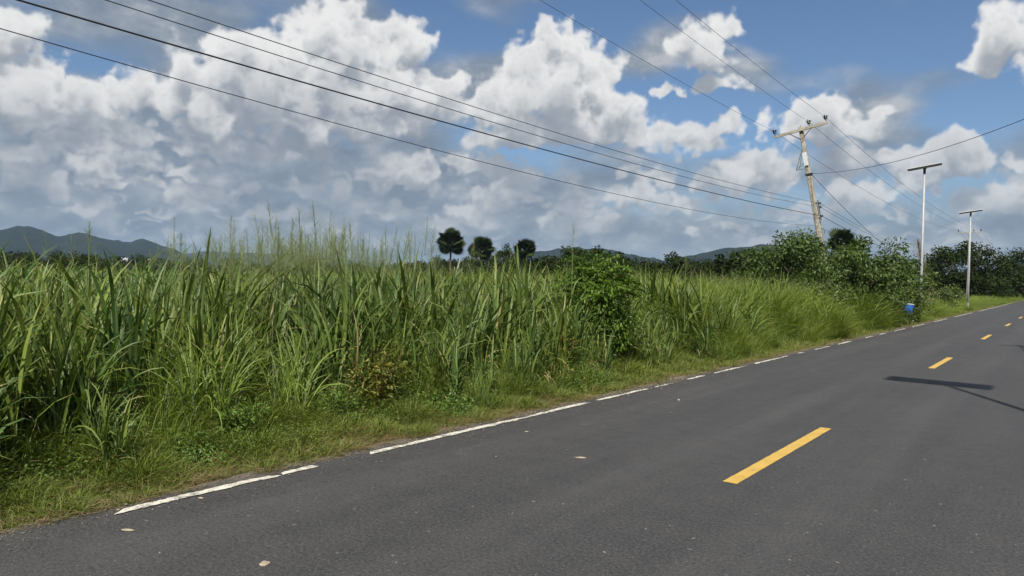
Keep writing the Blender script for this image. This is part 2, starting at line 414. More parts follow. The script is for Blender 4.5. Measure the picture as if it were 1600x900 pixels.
def compose(az, el, L, A, n1, n2, whole=False):
    """cloud radiance (world units before the Background strength) and cover"""
    lit = L * np.interp(el, [3, 9, 15, 24], [.74, .84, 1.0, 1.02])[:, None]
    ccol = lerp_ramp(lit, [(.05, (2.0, 2.35, 2.9)), (.22, (2.75, 3.1, 3.65)), (.42, (3.8, 4.1, 4.5)), (.70, (6.0, 6.1, 6.25)), (1.0, (8.4, 8.35, 8.25))])
    side = np.interp(az, [-44, -12, 4, 12, 22, 44], [.24, .18, .02, -.18, -.20, .02])[None, :]
    if whole: side = np.full((1, len(az)), .04)
    low = np.interp(el, [0, 8, 13, 17, 28], [.42, .26, .06, .0, -.02])[:, None]
    sv = n1 + side + low
    aS = np.maximum(sstep(sv, .36, .82) * .95, np.interp(el, [3.5, 8], [.93, 0])[:, None])
    scol = lerp_ramp(.65 * n2 + .35 * n1, [(.20, (1.75, 2.2, 2.85)), (.46, (2.3, 2.8, 3.45)), (.64, (3.1, 3.5, 4.0)), (.85, (4.9, 5.05, 5.3))])
    aC = np.clip(A * 1.02, 0, 1) * np.interp(el, [2, 6, 12], [.6, .92, 1.0])[:, None]
    al = 1 - (1 - aS) * (1 - aC)
    rgb = (scol * (aS * (1 - aC))[..., None] + ccol * aC[..., None]) / np.maximum(al, 1e-4)[..., None]
    return rgb.astype(np.float32), al.astype(np.float32)
# ------------------------------------------------------------------ world: Nishita air with the clouds over it
world = bpy.data.worlds.new('World'); SC.world = world; world.use_nodes = True

def generated(name, rgb, al):
    h, w = al.shape; im = bpy.data.images.new(name, w, h, alpha=True, float_buffer=True)
    im.colorspace_settings.name = 'Non-Color'; im.alpha_mode = 'CHANNEL_PACKED'
    im.pixels.foreach_set(np.concatenate([rgb, al[..., None]], -1).astype(np.float32).ravel()); im.update(); im.pack()
    return im

def build_world():
    wt = world.node_tree; wt.nodes.clear(); g = G(wt)
    az, el, L, A = cloud_map(); n1, n2 = sheet_map(az, el)
    front = generated('clouds_ahead', *compose(az, el, L, A, n1, n2))
    # the same weather round the rest of the sky, coarser
    az2 = np.arange(-180, 180, .5) + .25; el2 = np.arange(-1, 90, .5) + .25
    n3 = spectral2(len(el2), len(az2), 40, 5, .5, 77, 1.6, wrap=True); n4 = spectral2(len(el2), len(az2), 24, 5, .55, 78, 1.5, wrap=True)
    A2 = sstep(n3 + np.interp(el2, [0, 12, 40], [.06, .03, -.02])[:, None], .50, .66)
    L2 = np.clip(.30 + 2.2 * (n3 - np.roll(n3, -5, axis=0)) + .9 * (n4 - .5) + .3, .1, 1.1)
    rest = generated('clouds_around', *compose(az2, el2, L2, A2, n4, n3, whole=True))
    tc = g.n('ShaderNodeTexCoord'); d = g.v('NORMALIZE', tc.outputs['Generated'])
    sky = g.n('ShaderNodeTexSky', sky_type='NISHITA'); sky.sun_disc = False
    sky.sun_elevation = SUN_EL; sky.sun_rotation = SUN_ROT
    sky.air_density = 1.0; sky.dust_density = 1.0; sky.ozone_density = 2.0; sky.altitude = 20
    sep = g.n('ShaderNodeSeparateXYZ'); g.put(sep.inputs[0], d)
    azn = g.m('MULTIPLY', g.m('ARCTAN2', g.v('DOT_PRODUCT', d, tuple(_r0)), g.v('DOT_PRODUCT', d, tuple(_f0))), 57.29578)
    eln = g.m('MULTIPLY', g.m('ARCSINE', sep.outputs[2]), 57.29578)
    def tex(im, a0, a1, e0, e1):
        cb = g.n('ShaderNodeCombineXYZ')
        g.put(cb.inputs[0], g.rng(azn, a0, a1, 0, 1, 'LINEAR')); g.put(cb.inputs[1], g.rng(eln, e0, e1, 0, 1, 'LINEAR'))
        t = g.n('ShaderNodeTexImage', image=im, interpolation='Cubic', extension='EXTEND'); g.put(t.inputs[0], cb.outputs[0])
        return t.outputs[0], t.outputs[1]
    c1, a1 = tex(front, AZ0, AZ1, EL0, EL1); c2, a2 = tex(rest, -180, 180, -1, 90)
    inside = g.m('MULTIPLY', g.rng(g.m('ABSOLUTE', azn), 38.5, 43.5, 1, 0), g.rng(eln, 25.5, 28.8, 1, 0))
    base = g.mix(1.0, sky.outputs[0], (.74, .86, .98), 'MULTIPLY')
    c = g.mix(inside, g.mix(a2, base, c2), g.mix(a1, base, c1))
    bg = g.n('ShaderNodeBackground'); bg.inputs[1].default_value = 0.060
    o = g.n('ShaderNodeOutputWorld')
    g.put(bg.inputs[0], c); wt.links.new(bg.outputs[0], o.inputs[0])
build_world()
world.cycles.sampling_method = 'MANUAL'; world.cycles.sample_map_resolution = 512
# ------------------------------------------------------------------ materials of the setting
def mat_asphalt():
    m, g = new_mat('asphalt'); p = g.pos(); s = g.n('ShaderNodeSeparateXYZ'); g.put(s.inputs[0], p); x = s.outputs[0]
    big = g.noise(p, .35, 4, .55); mid = g.noise(p, 3.2, 5, .6); fine = g.noise(p, 120, 3, .65)
    along = g.noise(g.v('MULTIPLY', p, (2.2, .10, 1)), 1.6, 4, .6)
    grain = g.noise(p, 260, 2, .6); coarse = g.noise(p, 40, 5, .8)
    v = g.m('ADD', g.m('MULTIPLY', g.m('SUBTRACT', big, .5), .35), g.m('ADD', g.m('MULTIPLY', g.m('SUBTRACT', mid, .5), .22), g.m('MULTIPLY', g.m('SUBTRACT', along, .5), .40)))
    v = g.m('ADD', v, g.m('ADD', g.m('MULTIPLY', g.m('SUBTRACT', fine, .5), 1.7), g.m('MULTIPLY', g.m('SUBTRACT', grain, .5), 1.5)))
    v = g.m('ADD', v, g.m('MULTIPLY', g.m('SUBTRACT', coarse, .5), 3.4))
    c = g.mix(g.m('ADD', v, .5, clamp=True), (.015, .015, .016), (.055, .0535, .0525))
    # crushed stone showing through the binder
    cell = g.voro(p, 70, 'F1', 'Color'); cd = g.voro(p, 70)
    sc = g.n('ShaderNodeSeparateColor'); g.put(sc.inputs[0], cell)
    chip = g.m('MULTIPLY', g.rng(sc.outputs[0], .84, .95), g.rng(cd, .45, .15))
    c = g.mix(g.m('MULTIPLY', chip, .45), c, (.15, .145, .135))
    cell2 = g.voro(p, 14, 'F1', 'Color'); cd2 = g.voro(g.v('ADD', p, g.v('SCALE', g.noise(p, 30, 2, .5, 0, 1), .05)), 14)
    s2 = g.n('ShaderNodeSeparateColor'); g.put(s2.inputs[0], cell2)
    chip2 = g.m('MULTIPLY', g.rng(s2.outputs[1], .92, .95), g.rng(cd2, .16, .08))
    c = g.mix(g.m('MULTIPLY', chip2, .45), c, (.34, .32, .29))
    # drag marks and scuffs
    scuff = g.m('MULTIPLY', g.rng(g.noise(g.v('MULTIPLY', p, (1.0, 2.6, 1)), 2.3, 6, .7, .8), .66, .80), g.rng(mid, .45, .7))
    c = g.mix(g.m('MULTIPLY', scuff, .4), c, (.15, .145, .135))
    # blown soil along the left edge
    edge = g.m('ADD', g.m('MULTIPLY', x, -1), g.m('MULTIPLY', g.m('SUBTRACT', g.noise(p, 4.5, 6, .65), .5), .55))
    c = g.mix(g.rng(edge, 5.10, 5.40, 0, .75), c, (.13, .105, .075))
    # wheel paths rubbed paler, oil-darkened lane middles
    lane = g.m('ABSOLUTE', g.m('SUBTRACT', g.m('ABSOLUTE', g.m('SUBTRACT', g.m('ABSOLUTE', g.m('ADD', x, 2.18)), 1.48)), .78))
    trk = g.m('MULTIPLY', g.rng(lane, .42, .05), g.rng(along, .3, .7, .35, 1.0))
    c = g.mix(g.m('MULTIPLY', trk, .14), c, (.088, .085, .081))
    h = g.m('ADD', g.m('MULTIPLY', fine, .6), g.m('ADD', g.m('MULTIPLY', grain, .5), g.m('MULTIPLY', cd, .5)))
    finish(g, c, g.rng(mid, .3, .7, .62, .82), .35, g.bump(h, .55, .006)); return m

def mat_paint(name, col, worn):
    m, g = new_mat(name); p = g.pos()
    n = g.noise(p, 14, 7, .75, .4); f = g.noise(p, 210, 3, .6); w = g.noise(p, 5, 4, .6)
    k = g.m('ADD', g.m('MULTIPLY', n, .6), g.m('ADD', g.m('MULTIPLY', f, .5), g.m('MULTIPLY', w, .35)))
    c = g.mix(g.rng(k, .60, .98), col, tuple(q * .66 for q in col))
    c = g.mix(g.m('MULTIPLY', g.rng(k, worn, worn + .05), .85), c, (.07, .067, .062))
    finish(g, c, .62, .4, g.bump(f, .5, .004)); return m

def mat_soil(name, a, b, scale=3.0):
    m, g = new_mat(name); p = g.pos()
    n = g.noise(p, scale, 8, .65); f = g.noise(p, 60, 4, .7)
    c = g.mix(g.rng(g.m('ADD', g.m('MULTIPLY', n, .7), g.m('MULTIPLY', f, .3)), .32, .68), a, b)
    finish(g, c, .95, .1, g.bump(g.m('ADD', n, f), .8, .03)); return m

M_ASPH = mat_asphalt()
M_WHITE = mat_paint('white_road_paint', (.50, .475, .41), .735)
M_YELLOW = mat_paint('yellow_road_paint', (.44, .285, .060), .84)
M_SOIL = mat_soil('verge_soil', (.055, .042, .026), (.14, .108, .068), 4)
M_FIELD = mat_soil('field_ground', (.035, .045, .018), (.075, .085, .034), .6)
M_DUST = mat_soil('pale_dust', (.30, .25, .18), (.42, .36, .27), 20)

def structure(o): o['kind'] = 'structure'; return o

# ------------------------------------------------------------------ ground, road, verges
def bend(y): return -.5 * (max(y - 75, 0) / 45) ** 2         # the road swings gently left far off

def strip(name, ys, edges, zs, mat, parent=None):
    V = []; n = len(edges(ys[0]))
    for y in ys:
        for x, z in zip(edges(y), zs(y)): V.append((x + bend(y), y, z))
    F = [(i * n + k, i * n + k + 1, (i + 1) * n + k + 1, (i + 1) * n + k) for i in range(len(ys) - 1) for k in range(n - 1)]
    me = bpy.data.meshes.new(name); me.from_pydata(V, [], F); me.materials.append(mat); me.update()
    return ob(name, me, parent)

g_ = np.concatenate([-np.geomspace(12000, 60, 14), np.linspace(-50, 50, 6), np.geomspace(60, 12000, 14)])
GX, GY = np.meshgrid(g_, g_); V = np.stack([GX, GY, np.full_like(GX, -.12)], -1).reshape(-1, 3); n = len(g_)
i = (np.arange(n - 1)[:, None] * n + np.arange(n - 1)[None, :]).ravel()
structure(ob('ground', np_mesh('ground', V, np.stack([i, i + 1, i + n + 1, i + n], 1), M_FIELD)))

ys = list(np.arange(-20, 30, .12)) + list(np.arange(30, 190, 1.0))
road = structure(strip('road', ys, lambda y: [-5.33 + .035 * math.sin(y * 3.1) + .03 * math.sin(y * 7.7 + 1) + .05 * math.sin(y * .9) + (.02 * random.uniform(-1, 1)), -3.6, -2.1, -.6, .85 + .03 * math.sin(y * 2.3)], lambda y: [-.004, .0, .0, .0, -.004], M_ASPH))
ys2 = list(np.arange(-20, 30, .2)) + list(np.arange(30, 190, 2.0))
xs = [-5.2, -5.36, -5.5, -5.8, -6.2, -6.5, -6.9, -7.4]
structure(strip('verge', ys2, lambda y: xs, lambda y: [-.02 - .0 * k if k == 0 else -.008 - .012 * k + .018 * float(hnoise(xs[k] * 1.0, y, 3, .9, 3)) for k in range(8)], M_SOIL))['label'] = 'bare earth verge under the roadside grass'
structure(strip('verge', ys2, lambda y: [.8, 1.1, 2.2, 4.5, 9.0], lambda y: [-.02, -.02, -.04, -.08, -.10], M_SOIL))['label'] = 'earth verge on the right of the road'

def ragged(name, y0, y1, x0, x1, mat, rag, step=.05, z=.004, cut0=0.0, cut1=0.0, worn=0.0, taper=False):
    """painted line with frayed edges, as a thin sheet on the road"""
    t0, t1 = random.uniform(.03, .16) * min(1, y1 - y0), random.uniform(.03, .16) * min(1, y1 - y0)
    nS = max(3, int((y1 - y0) / step)); V = []
    for k in range(nS + 1):
        y = y0 + (y1 - y0) * k / nS
        l = x0 + rag * random.uniform(-1, 1) + worn * max(0, float(hnoise(0, y, 5, 1.3, 4))); r = x1 + rag * .6 * random.uniform(-1, 1) + (.012 * float(hnoise(3, y, 9, .35, 3)) if taper else 0)
        if taper:
            e = min((y - y0) / t0, (y1 - y) / t1, 1.0); l += (r - l) * (1 - e) * .96
        l = min(l, r - .006)
        V += [(l + bend(y), y + (cut0 if k == 0 else 0), z), ((l + r) / 2 + bend(y), y, z), (r + bend(y), y + (cut1 if k == nS else 0), z)]
    F = []
    for k in range(nS): F += [(3 * k, 3 * k + 1, 3 * k + 4, 3 * k + 3), (3 * k + 1, 3 * k + 2, 3 * k + 5, 3 * k + 4)]
    me = bpy.data.meshes.new(name); me.from_pydata(V, [], F); me.materials.append(mat); me.update()
    return ob(name, me, road)

for a, b in [(2.33, 3.64), (3.66, 4.02), (4.60, 8.5), (8.7, 10.2), (10.4, 11.1), (11.7, 12.4), (12.8, 14.5), (15.0, 17.3), (18.1, 18.5), (19.4, 21.0), (21.7, 23.4), (25.2, 26.5), (27.4, 28.6), (30, 32.6), (34, 37.5), (40, 45), (48, 58), (62, 150), (-18, -9), (-8.2, -1.2)]:
    ragged('edge_line', a, b, -5.148 if a < 8 else -5.132, -5.062, M_WHITE, .009, worn=.045 if a > 4.1 else .02, taper=True, step=.025 if b < 20 else .3)
ragged('edge_line', -18, 150, .60, .70, M_WHITE, .004, step=.5)
for k in range(-2, 12):
    y = 5.92 + 11.15 * k
    ragged('centre_dash', y, y + 3.02, -2.245, -2.125, M_YELLOW, .0025, step=.10)

# dried mud, flattened leaves and pale scuffs lying on the asphalt
def blot(name, x, y, rx, ry, mat, rot=0.0, z=.006):
    n = 14; V = [(0, 0, z + .003)]
    for k in range(n):
        a = 2 * math.pi * k / n; r = random.uniform(.65, 1.1)
        px_, py_ = rx * r * math.cos(a), ry * r * math.sin(a)
        V.append((px_ * math.cos(rot) - py_ * math.sin(rot), px_ * math.sin(rot) + py_ * math.cos(rot), z - .004))
    me = bpy.data.meshes.new(name); me.from_pydata(V, [], [(0, k + 1, (k + 1) % n + 1) for k in range(n)]); me.materials.append(mat); me.update()
    ob(name, me, road, (x, y, 0))
for x, y, rx, ry in [(-3.59, 2.48, .045, .03), (-4.7, 2.25, .05, .02), (-3.56, 5.82, .06, .025), (-4.98, 2.9, .03, .015), (-4.3, 9.6, .07, .02), (-4.6, 6.4, .03, .012)]:
    blot('mud_patch', x, y, rx, ry, M_DUST, random.uniform(0, 3))

# grit and small stones washed to the road edge
def gravel(n, seed):
    r = np.random.default_rng(seed); y = np.where(r.random(n) < .7, r.uniform(.5, 12, n), r.uniform(10, 45, n)); x = -5.30 + np.abs(r.normal(0, .16, n)) * np.where(r.random(n) < .9, 1, 5)
    sz = r.uniform(.0025, .007, n) * np.where(r.random(n) < .06, 2.0, 1) * (1 + y / 25); o = np.array([(1, 0, 0), (0, 1, 0), (-1, 0, 0), (0, -1, 0), (0, 0, .8), (0, 0, -.5)])
    V = o[None] * sz[:, None, None] * r.uniform(.6, 1.3, (n, 6, 1)) + np.stack([x, y, sz * .4], -1)[:, None, :]
    F = np.array([(0, 1, 4), (1, 2, 4), (2, 3, 4), (3, 0, 4), (1, 0, 5), (2, 1, 5), (3, 2, 5), (0, 3, 5)])[None] + (np.arange(n) * 6)[:, None, None]
    return V.reshape(-1, 3), F.reshape(-1, 3)
V, F = gravel(3000, 4)
tag(ob('gravel', np_mesh('gravel', V, F, mat_soil('grit', (.12, .10, .075), (.34, .30, .24), 40))), 'pale grit and small stones along the left road edge', 'gravel', None, 'stuff')

# ------------------------------------------------------------------ hills
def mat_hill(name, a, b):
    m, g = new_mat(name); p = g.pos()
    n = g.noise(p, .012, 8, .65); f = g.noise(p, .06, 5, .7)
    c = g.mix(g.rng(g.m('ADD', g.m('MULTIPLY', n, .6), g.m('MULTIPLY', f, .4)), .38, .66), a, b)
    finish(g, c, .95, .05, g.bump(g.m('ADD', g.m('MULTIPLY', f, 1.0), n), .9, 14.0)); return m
M_HILL = mat_hill('wooded_hillside', (.004, .008, .005), (.012, .019, .009))  # colours lowered to stand in for cloud shadow over the hills

def along_ray(px_, py_, D):
    """ground bearing of a sight line at distance D: used only to set real positions of far hills and trees"""
    d = _fw + _R * ((px_ - 800) / 1150) - _U * ((py_ - 450) / 1150); k = D / math.hypot(d.x, d.y)
    return Vector((0, 0, EYE)) + d * k

HILLS = []
def hill(label, prof, D, depth, seed):
    P = [along_ray(x, y, D) for x, y in prof]
    s = np.array([p.x for p in P]); t = np.array([p.y for p in P]); h = np.array([p.z for p in P])
    c = np.concatenate([[0], np.cumsum(np.hypot(np.diff(s), np.diff(t)))])
    nu, nv = 160, 40; u = np.linspace(0, c[-1], nu); v = np.linspace(-1, 1, nv)
    bx, by, bh = np.interp(u, c, s), np.interp(u, c, t), np.interp(u, c, h)
    k = np.ones(5) / 5; bh = np.convolve(np.pad(bh, 2, mode='edge'), k, 'valid')
    dx, dy = bx / np.hypot(bx, by), by / np.hypot(bx, by)
    Vv, Uu = np.meshgrid(v, u)
    X = bx[:, None] + dx[:, None] * Vv * depth; Y = by[:, None] + dy[:, None] * Vv * depth
    fall = (1 - np.abs(Vv) ** 1.15)
    rid = hnoise(X, Y, seed, depth * .9, 4)
    Z = bh[:, None] * fall * (1 + .35 * rid * np.abs(Vv) * (1 - np.abs(Vv)) * 4) + hnoise(X, Y, seed + 5, 90, 3) * 5 * fall - 3.0 * np.abs(Vv)
    Vt = np.stack([X, Y, Z], -1).reshape(-1, 3); i = (np.arange(nu - 1)[:, None] * nv + np.arange(nv - 1)[None, :]).ravel()
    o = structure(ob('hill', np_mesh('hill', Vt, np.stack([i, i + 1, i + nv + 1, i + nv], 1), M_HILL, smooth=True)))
    o['label'] = label; HILLS.append((X, Y, Z)); return o
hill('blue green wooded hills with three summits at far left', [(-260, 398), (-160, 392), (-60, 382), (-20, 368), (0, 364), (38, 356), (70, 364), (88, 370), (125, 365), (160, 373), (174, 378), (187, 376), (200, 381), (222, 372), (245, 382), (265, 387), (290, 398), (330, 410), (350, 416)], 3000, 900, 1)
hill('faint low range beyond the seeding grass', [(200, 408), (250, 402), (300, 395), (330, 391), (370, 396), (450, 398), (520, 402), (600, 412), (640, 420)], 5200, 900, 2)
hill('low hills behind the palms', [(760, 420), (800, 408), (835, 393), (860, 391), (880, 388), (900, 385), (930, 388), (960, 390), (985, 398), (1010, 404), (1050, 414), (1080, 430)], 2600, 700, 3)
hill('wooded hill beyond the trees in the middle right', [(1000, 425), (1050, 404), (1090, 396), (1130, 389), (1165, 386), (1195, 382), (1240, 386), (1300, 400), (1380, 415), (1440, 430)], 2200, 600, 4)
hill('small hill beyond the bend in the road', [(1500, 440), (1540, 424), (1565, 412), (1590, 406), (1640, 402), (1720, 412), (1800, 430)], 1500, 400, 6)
# ------------------------------------------------------------------ poles, wires, lamps
M_CONC = plain('weathered_concrete', (.31, .285, .235), .9, .2, 0, .45, 3.5, .4)
M_CONC_G = plain('grey_concrete', (.30, .29, .27), .9, .2, 0, .4, 3.5, .4)
M_GALV = plain('galvanised_steel', (.30, .31, .32), .6, .4, .3, .15, 4)
M_STEEL = plain('dark_steel', (.035, .035, .037), .6, .4, .3, .3, 9)
M_INSUL = plain('brown_glazed_porcelain', (.018, .012, .010), .22, .5, 0, .2, 9)
M_WIRE = plain('bare_wire', (.05, .05, .052), .6, .4, .2, .2, 2)
M_CABLE = plain('black_cable', (.012, .012, .012), .65, .4, 0, .2, 2)
M_PLATE = plain('pale_metal_plate', (.62, .64, .66), .4, .5, .3, .12, 8)
M_PV = plain('solar_cells', (.010, .013, .028), .18, .5, 0, .2, 20)
M_ALU = plain('white_aluminium', (.74, .75, .76), .4, .5, .2, .08, 6)
M_LED = plain('led_lens', (.05, .05, .055), .4, .4, 0, .1, 10)
M_BLUE = plain('blue_plastic', (.016, .10, .42), .42, .45, 0, .3, 5)
M_WRIM = plain('white_plastic_rim', (.50, .53, .58), .5, .4, 0, .15, 5)

def frame_of(axis):
    z = Vector(axis).normalized(); x = Vector((1, 0, 0)); x = (x - z * x.dot(z)).normalized(); y = z.cross(x)
    return Matrix((x, y, z)).transposed()

def utility_pole(label, foot, top, mat, detail=True, arm=2.45, ins_h=.24):
    foot, top = Vector(foot), Vector(top); H = (top - foot).length; Rm = frame_of(top - foot)
    root = thing('utility_pole', label, 'utility pole', foot, 0, 'utility poles along the left verge' if foot.x < 0 else None)
    root.rotation_euler = Rm.to_euler()
    b = MB(); w0, w1 = .15, .085                                 # tapered square shaft with a chamfer
    prof = [(-.4, w0), (H * .5, (w0 + w1) / 2), (H, w1)]
    V, F = [], []
    for z, w in prof:
        c = w * .72
        V += [(w, -c, z), (w, c, z), (c, w, z), (-c, w, z), (-w, c, z), (-w, -c, z), (-c, -w, z), (c, -w, z)]
    for k in range(len(prof) - 1): F += [(k * 8 + j, k * 8 + (j + 1) % 8, k * 8 + 8 + (j + 1) % 8, k * 8 + 8 + j) for j in range(8)]
    F.append(tuple(range(16, 24))); b.add(V, F)
    sh = b.build('shaft', mat, root)
    if detail:
        for k in range(12):                                       # bolt holes up the face
            z = H * .32 + k * .42
            if z < H - .4: MB().tube([(0, -w0 * .95, z), (0, -w0 * .6, z)], .014, 6).build('bolt_hole', M_STEEL, sh)
    ca = MB().box((0, -.13, H - .16), (arm, .10, .115)).build('crossarm', mat if detail else M_CONC_G, root)
    MB().tube([(0, 0, H - .02), (0, 0, H + .12)], [.012, .006], 6).build('pole_pin', M_STEEL, root)
    for s in (-1, 1):
        MB().tube([(s * .52, -.20, H - .20), (s * .02, -.20, H - .62)], .018, 6).build('brace', M_STEEL, root)
    for x in (-arm / 2 + .06, .42, arm / 2 - .06):
        io = MB().lathe([(.02, -.16), (.02, .02), (.075, .03), (.085, .07), (.045, .085), (.075, .10), (.08, .13), (.04, .145), (.06, .165), (.062, .19), (.035, .21), (.045, .235), (.02, .25)], 12, (x, -.13, H - .02)).build('insulator', M_INSUL, root, smooth=True)
        for k in range(8):                                        # tie wire ends stick out round the neck
            a = k * math.pi / 4 + .2
            if detail: MB().tube([(x, -.13, H + .11), (x + .13 * math.cos(a), -.13 + .13 * math.sin(a), H + .11 + .05 * math.sin(2 * a + 1))], .013, 5).build('tie_wire', M_INSUL, io)
    return root, Rm, H

P1F, P1T = Vector((-8.54, 36.0, 0)), Vector((-10.20, 35.57, 9.0))
p1, R1, H1 = utility_pole('leaning concrete utility pole with crossarm rising out of the leafy bushes', P1F, P1T, M_CONC)
MB().box((.0, -.155, 7.62), (.19, .022, .62)).build('name_plate', M_PLATE, p1)
MB().tube([(-.1, -.12, 8.05), (-.47, -.2, 7.2), (-.1, -.12, 7.45)], .014, 6).tube([(-.1, -.12, 7.95), (-.32, -.18, 7.25)], .010, 6).tube([(-.47, -.2, 7.2), (-.08, -.12, 7.18)], .012, 6).build('wire_bracket', M_STEEL, p1)
rack = MB().box((.20, -.10, 5.15), (.03, .05, .95)).box((.14, -.10, 5.5), (.12, .04, .03)).box((.14, -.10, 4.8), (.12, .04, .03)).build('rack', M_STEEL, p1)
for z in (5.46, 5.28, 4.86): MB().lathe([(.03, -.05), (.055, -.045), (.055, -.02), (.03, 0), (.055, .02), (.055, .045), (.03, .05)], 10, (.27, -.10, z)).build('spool_insulator', M_INSUL, p1, smooth=True)
MB().box((.0, 0, 6.9), (.30, .30, .06)).build('band_clamp', M_STEEL, p1)
MB().tube([(.13, -.1, 4.3), (.25, -.12, 4.25), (.25, -.12, 4.05)], .014, 6).build('cable_hook', M_STEEL, p1)
def on1(x, z): return P1F + R1 @ Vector((x, -.13, z))

pC, RC, HC = utility_pole('distant upright utility pole beside the second street lamp', (-9.75, 104.5, 0), (-9.75, 104.5, 8.55), M_CONC_G, False)
pD, RD, HD = utility_pole('farthest utility pole on the verge, in front of dark trees', (-9.8, 149, 0), (-10.05, 149, 7.4), M_CONC_G, False, 2.2)
p0, R0, H0 = utility_pole('utility pole behind the viewer on the left of the road', (-10.0, -20, 0), (-10.0, -20, 12.0), M_CONC_G, False)
post = thing('post', 'short bare concrete post between the two farthest poles', 'post', (-9.5, 128, 0))
MB().box((0, 0, 2.2), (.22, .22, 5.0)).build('shaft', M_CONC_G, post); MB().box((0, 0, 4.74), (.26, .26, .06)).build('cap', M_CONC_G, post)

def wire(name, label, a, b, sag, r, mat, n=36, group=None, cat='wire'):
    a, b = Vector(a), Vector(b)
    pts = [a.lerp(b, k / n) - Vector((0, 0, 4 * sag * (k / n) * (1 - k / n))) for k in range(n + 1)]
    return tag(MB().tube(pts, r, 6).build(name, mat, None, True), label, cat, group)
xs_ = (-1.165, .42, 1.165); nm = ('left', 'middle', 'right')
for x, q in zip(xs_, nm):
    top = on1(x, H1 + .10)
    wire('power_line', '%s of the three thin high wires from the leaning pole overhead toward viewer' % q, top, P1F * 0 + Vector((-10.0 + x, -20.13, (10.95, 12.1, 12.1)[nm.index(q)])), .70, .006, M_WIRE, 44, 'high wires on the near span')
    wire('power_line', '%s of the three thin high wires between the leaning pole and the distant pole' % q, top, (-9.75 + x, 104.37, 8.65), .85, .008, M_WIRE, 30, 'high wires on the far span')
    wire('power_line', '%s high wire between the distant pole and the farthest pole' % q, (-9.75 + x, 104.37, 8.65), (-10.05 + x * .9, 148.87, 7.5), .5, .010, M_WIRE, 16, 'high wires beyond the distant pole')
low = [('uppermost', .27, 5.46, 5.44, 1.05, .0065), ('second', .27, 5.28, 5.27, 1.15, .0065), ('third and thickest', .27, 4.86, 4.86, 1.15, .0115), ('lowest', .0, 4.45, 4.58, 1.35, .006)]
for q, x, z, zz, sg, r in low:
    a = on1(x, z); e = {'uppermost': 6.23, 'second': 6.19, 'third and thickest': 5.51, 'lowest': 6.35}[q]
    wire('cable', '%s of the four low cables sweeping left from the leaning pole' % q, a, (-9.6, -20, e), {'uppermost': .79, 'second': .87, 'third and thickest': .62, 'lowest': 1.29}[q], r, M_CABLE, 44, 'low cables on the near span')
    wire('cable', '%s of the four low cables running right from the leaning pole' % q, a, (-9.6, 104.4, zz - .9), .9, r, M_CABLE, 30, 'low cables on the far span')

# right-hand roadside line, whose shadow falls along the road
def side_pole(label, loc, h):
    root = thing('roadside_pole', label, 'utility pole', loc, 0, 'poles on the right verge')
    MB().tube([(0, 0, -.3), (0, 0, h)], [.12, .085], 10).build('shaft', M_CONC_G, root)
    MB().box((0, -.1, h - .35), (1.1, .08, .09)).build('crossarm', M_CONC_G, root)
    for x in (-.45, .45): MB().lathe([(.02, 0), (.05, .03), (.03, .07), (.05, .1), (.02, .14)], 8, (x, -.1, h - .30)).build('insulator', M_INSUL, root)
side_pole('concrete pole on the right verge holding the cable across the road', (1.75, 20.9, 0), 7.2)
side_pole('concrete pole on the right verge behind the viewer', (3.6, -19, 0), 7.2)
wire('service_cable', 'single cable crossing high over the road to the right', on1(.1, 6.9), (1.75, 20.8, 6.75), .62, .009, M_CABLE, 30)
wire('cable', 'cable strung above the right verge between its poles', (1.75, 20.8, 6.9), (3.6, -19, 6.9), .9, .020, M_CABLE, 30)
wire('guy_cable', 'cable slanting steeply down right from the leaning pole into the bushes', on1(.12, 6.88), (-8.4, 60.0, 2.6),   .35, .011, M_CABLE, 20)

def street_lamp(label, foot, h, tilt, yaw):
    root = thing('street_lamp', label, 'street lamp', foot, 0, 'solar street lamps')
    MB().tube([(0, 0, -.2), (0, 0, 2.5), (0, 0, h - .12)], [.075, .068, .05], 12).build('mast', M_GALV, root, True)
    MB().box((0, 0, -.02), (.36, .36, .05)).tube([(0, 0, 0), (0, 0, .5)], [.09, .08], 10).build('base_plate', M_GALV, root)
    q = Euler((R(7), tilt, yaw)).to_matrix()
    c = Vector((0, 0, h))
    MB().tube([(0, 0, h - .34), (0, 0, h - .05)], .062, 10).box((0, 0, h - .06), (.20, .12, .06)).build('bracket', M_STEEL, root)
    pn = MB().box(c + q @ Vector((0, 0, .035)), (1.52, .56, .02), q).build('solar_panel', M_PV, root)
    fr = MB()
    for s in (-1, 1):
        fr.box(c + q @ Vector((0, s * .295, .047)), (1.58, .03, .022), q); fr.box(c + q @ Vector((s * .775, 0, .047)), (.03, .558, .020), q)
    fr.build('frame', M_ALU, pn)
    for k in range(1, 6): MB().box(c + q @ Vector((-.76 + .2533 * k, 0, .047)), (.008, .55, .004), q).build('cell_seam', M_ALU, pn)
    MB().box(c + q @ Vector((0, 0, -.022)), (1.56, .60, .094), q).build('led_housing', M_STEEL, root)
    for s in (-1, 1): MB().box(c + q @ Vector((s * .42, 0, -.074)), (.5, .16, .014), q).build('led_lens', M_LED, root)
    return root
street_lamp('tall street lamp with flat solar panel, nearer one, above the blue bin', (-6.1, 43.15, 0), 7.86, R(-9), R(6))
street_lamp('street lamp with flat solar panel, farther one, in front of the domed tree', (-6.25, 67.3, 0), 7.62, R(-8), R(4))
street_lamp('solar street lamp on the right verge whose shadow lies on the road', (1.42, 8.86, 0), 7.86, R(0), R(-3))

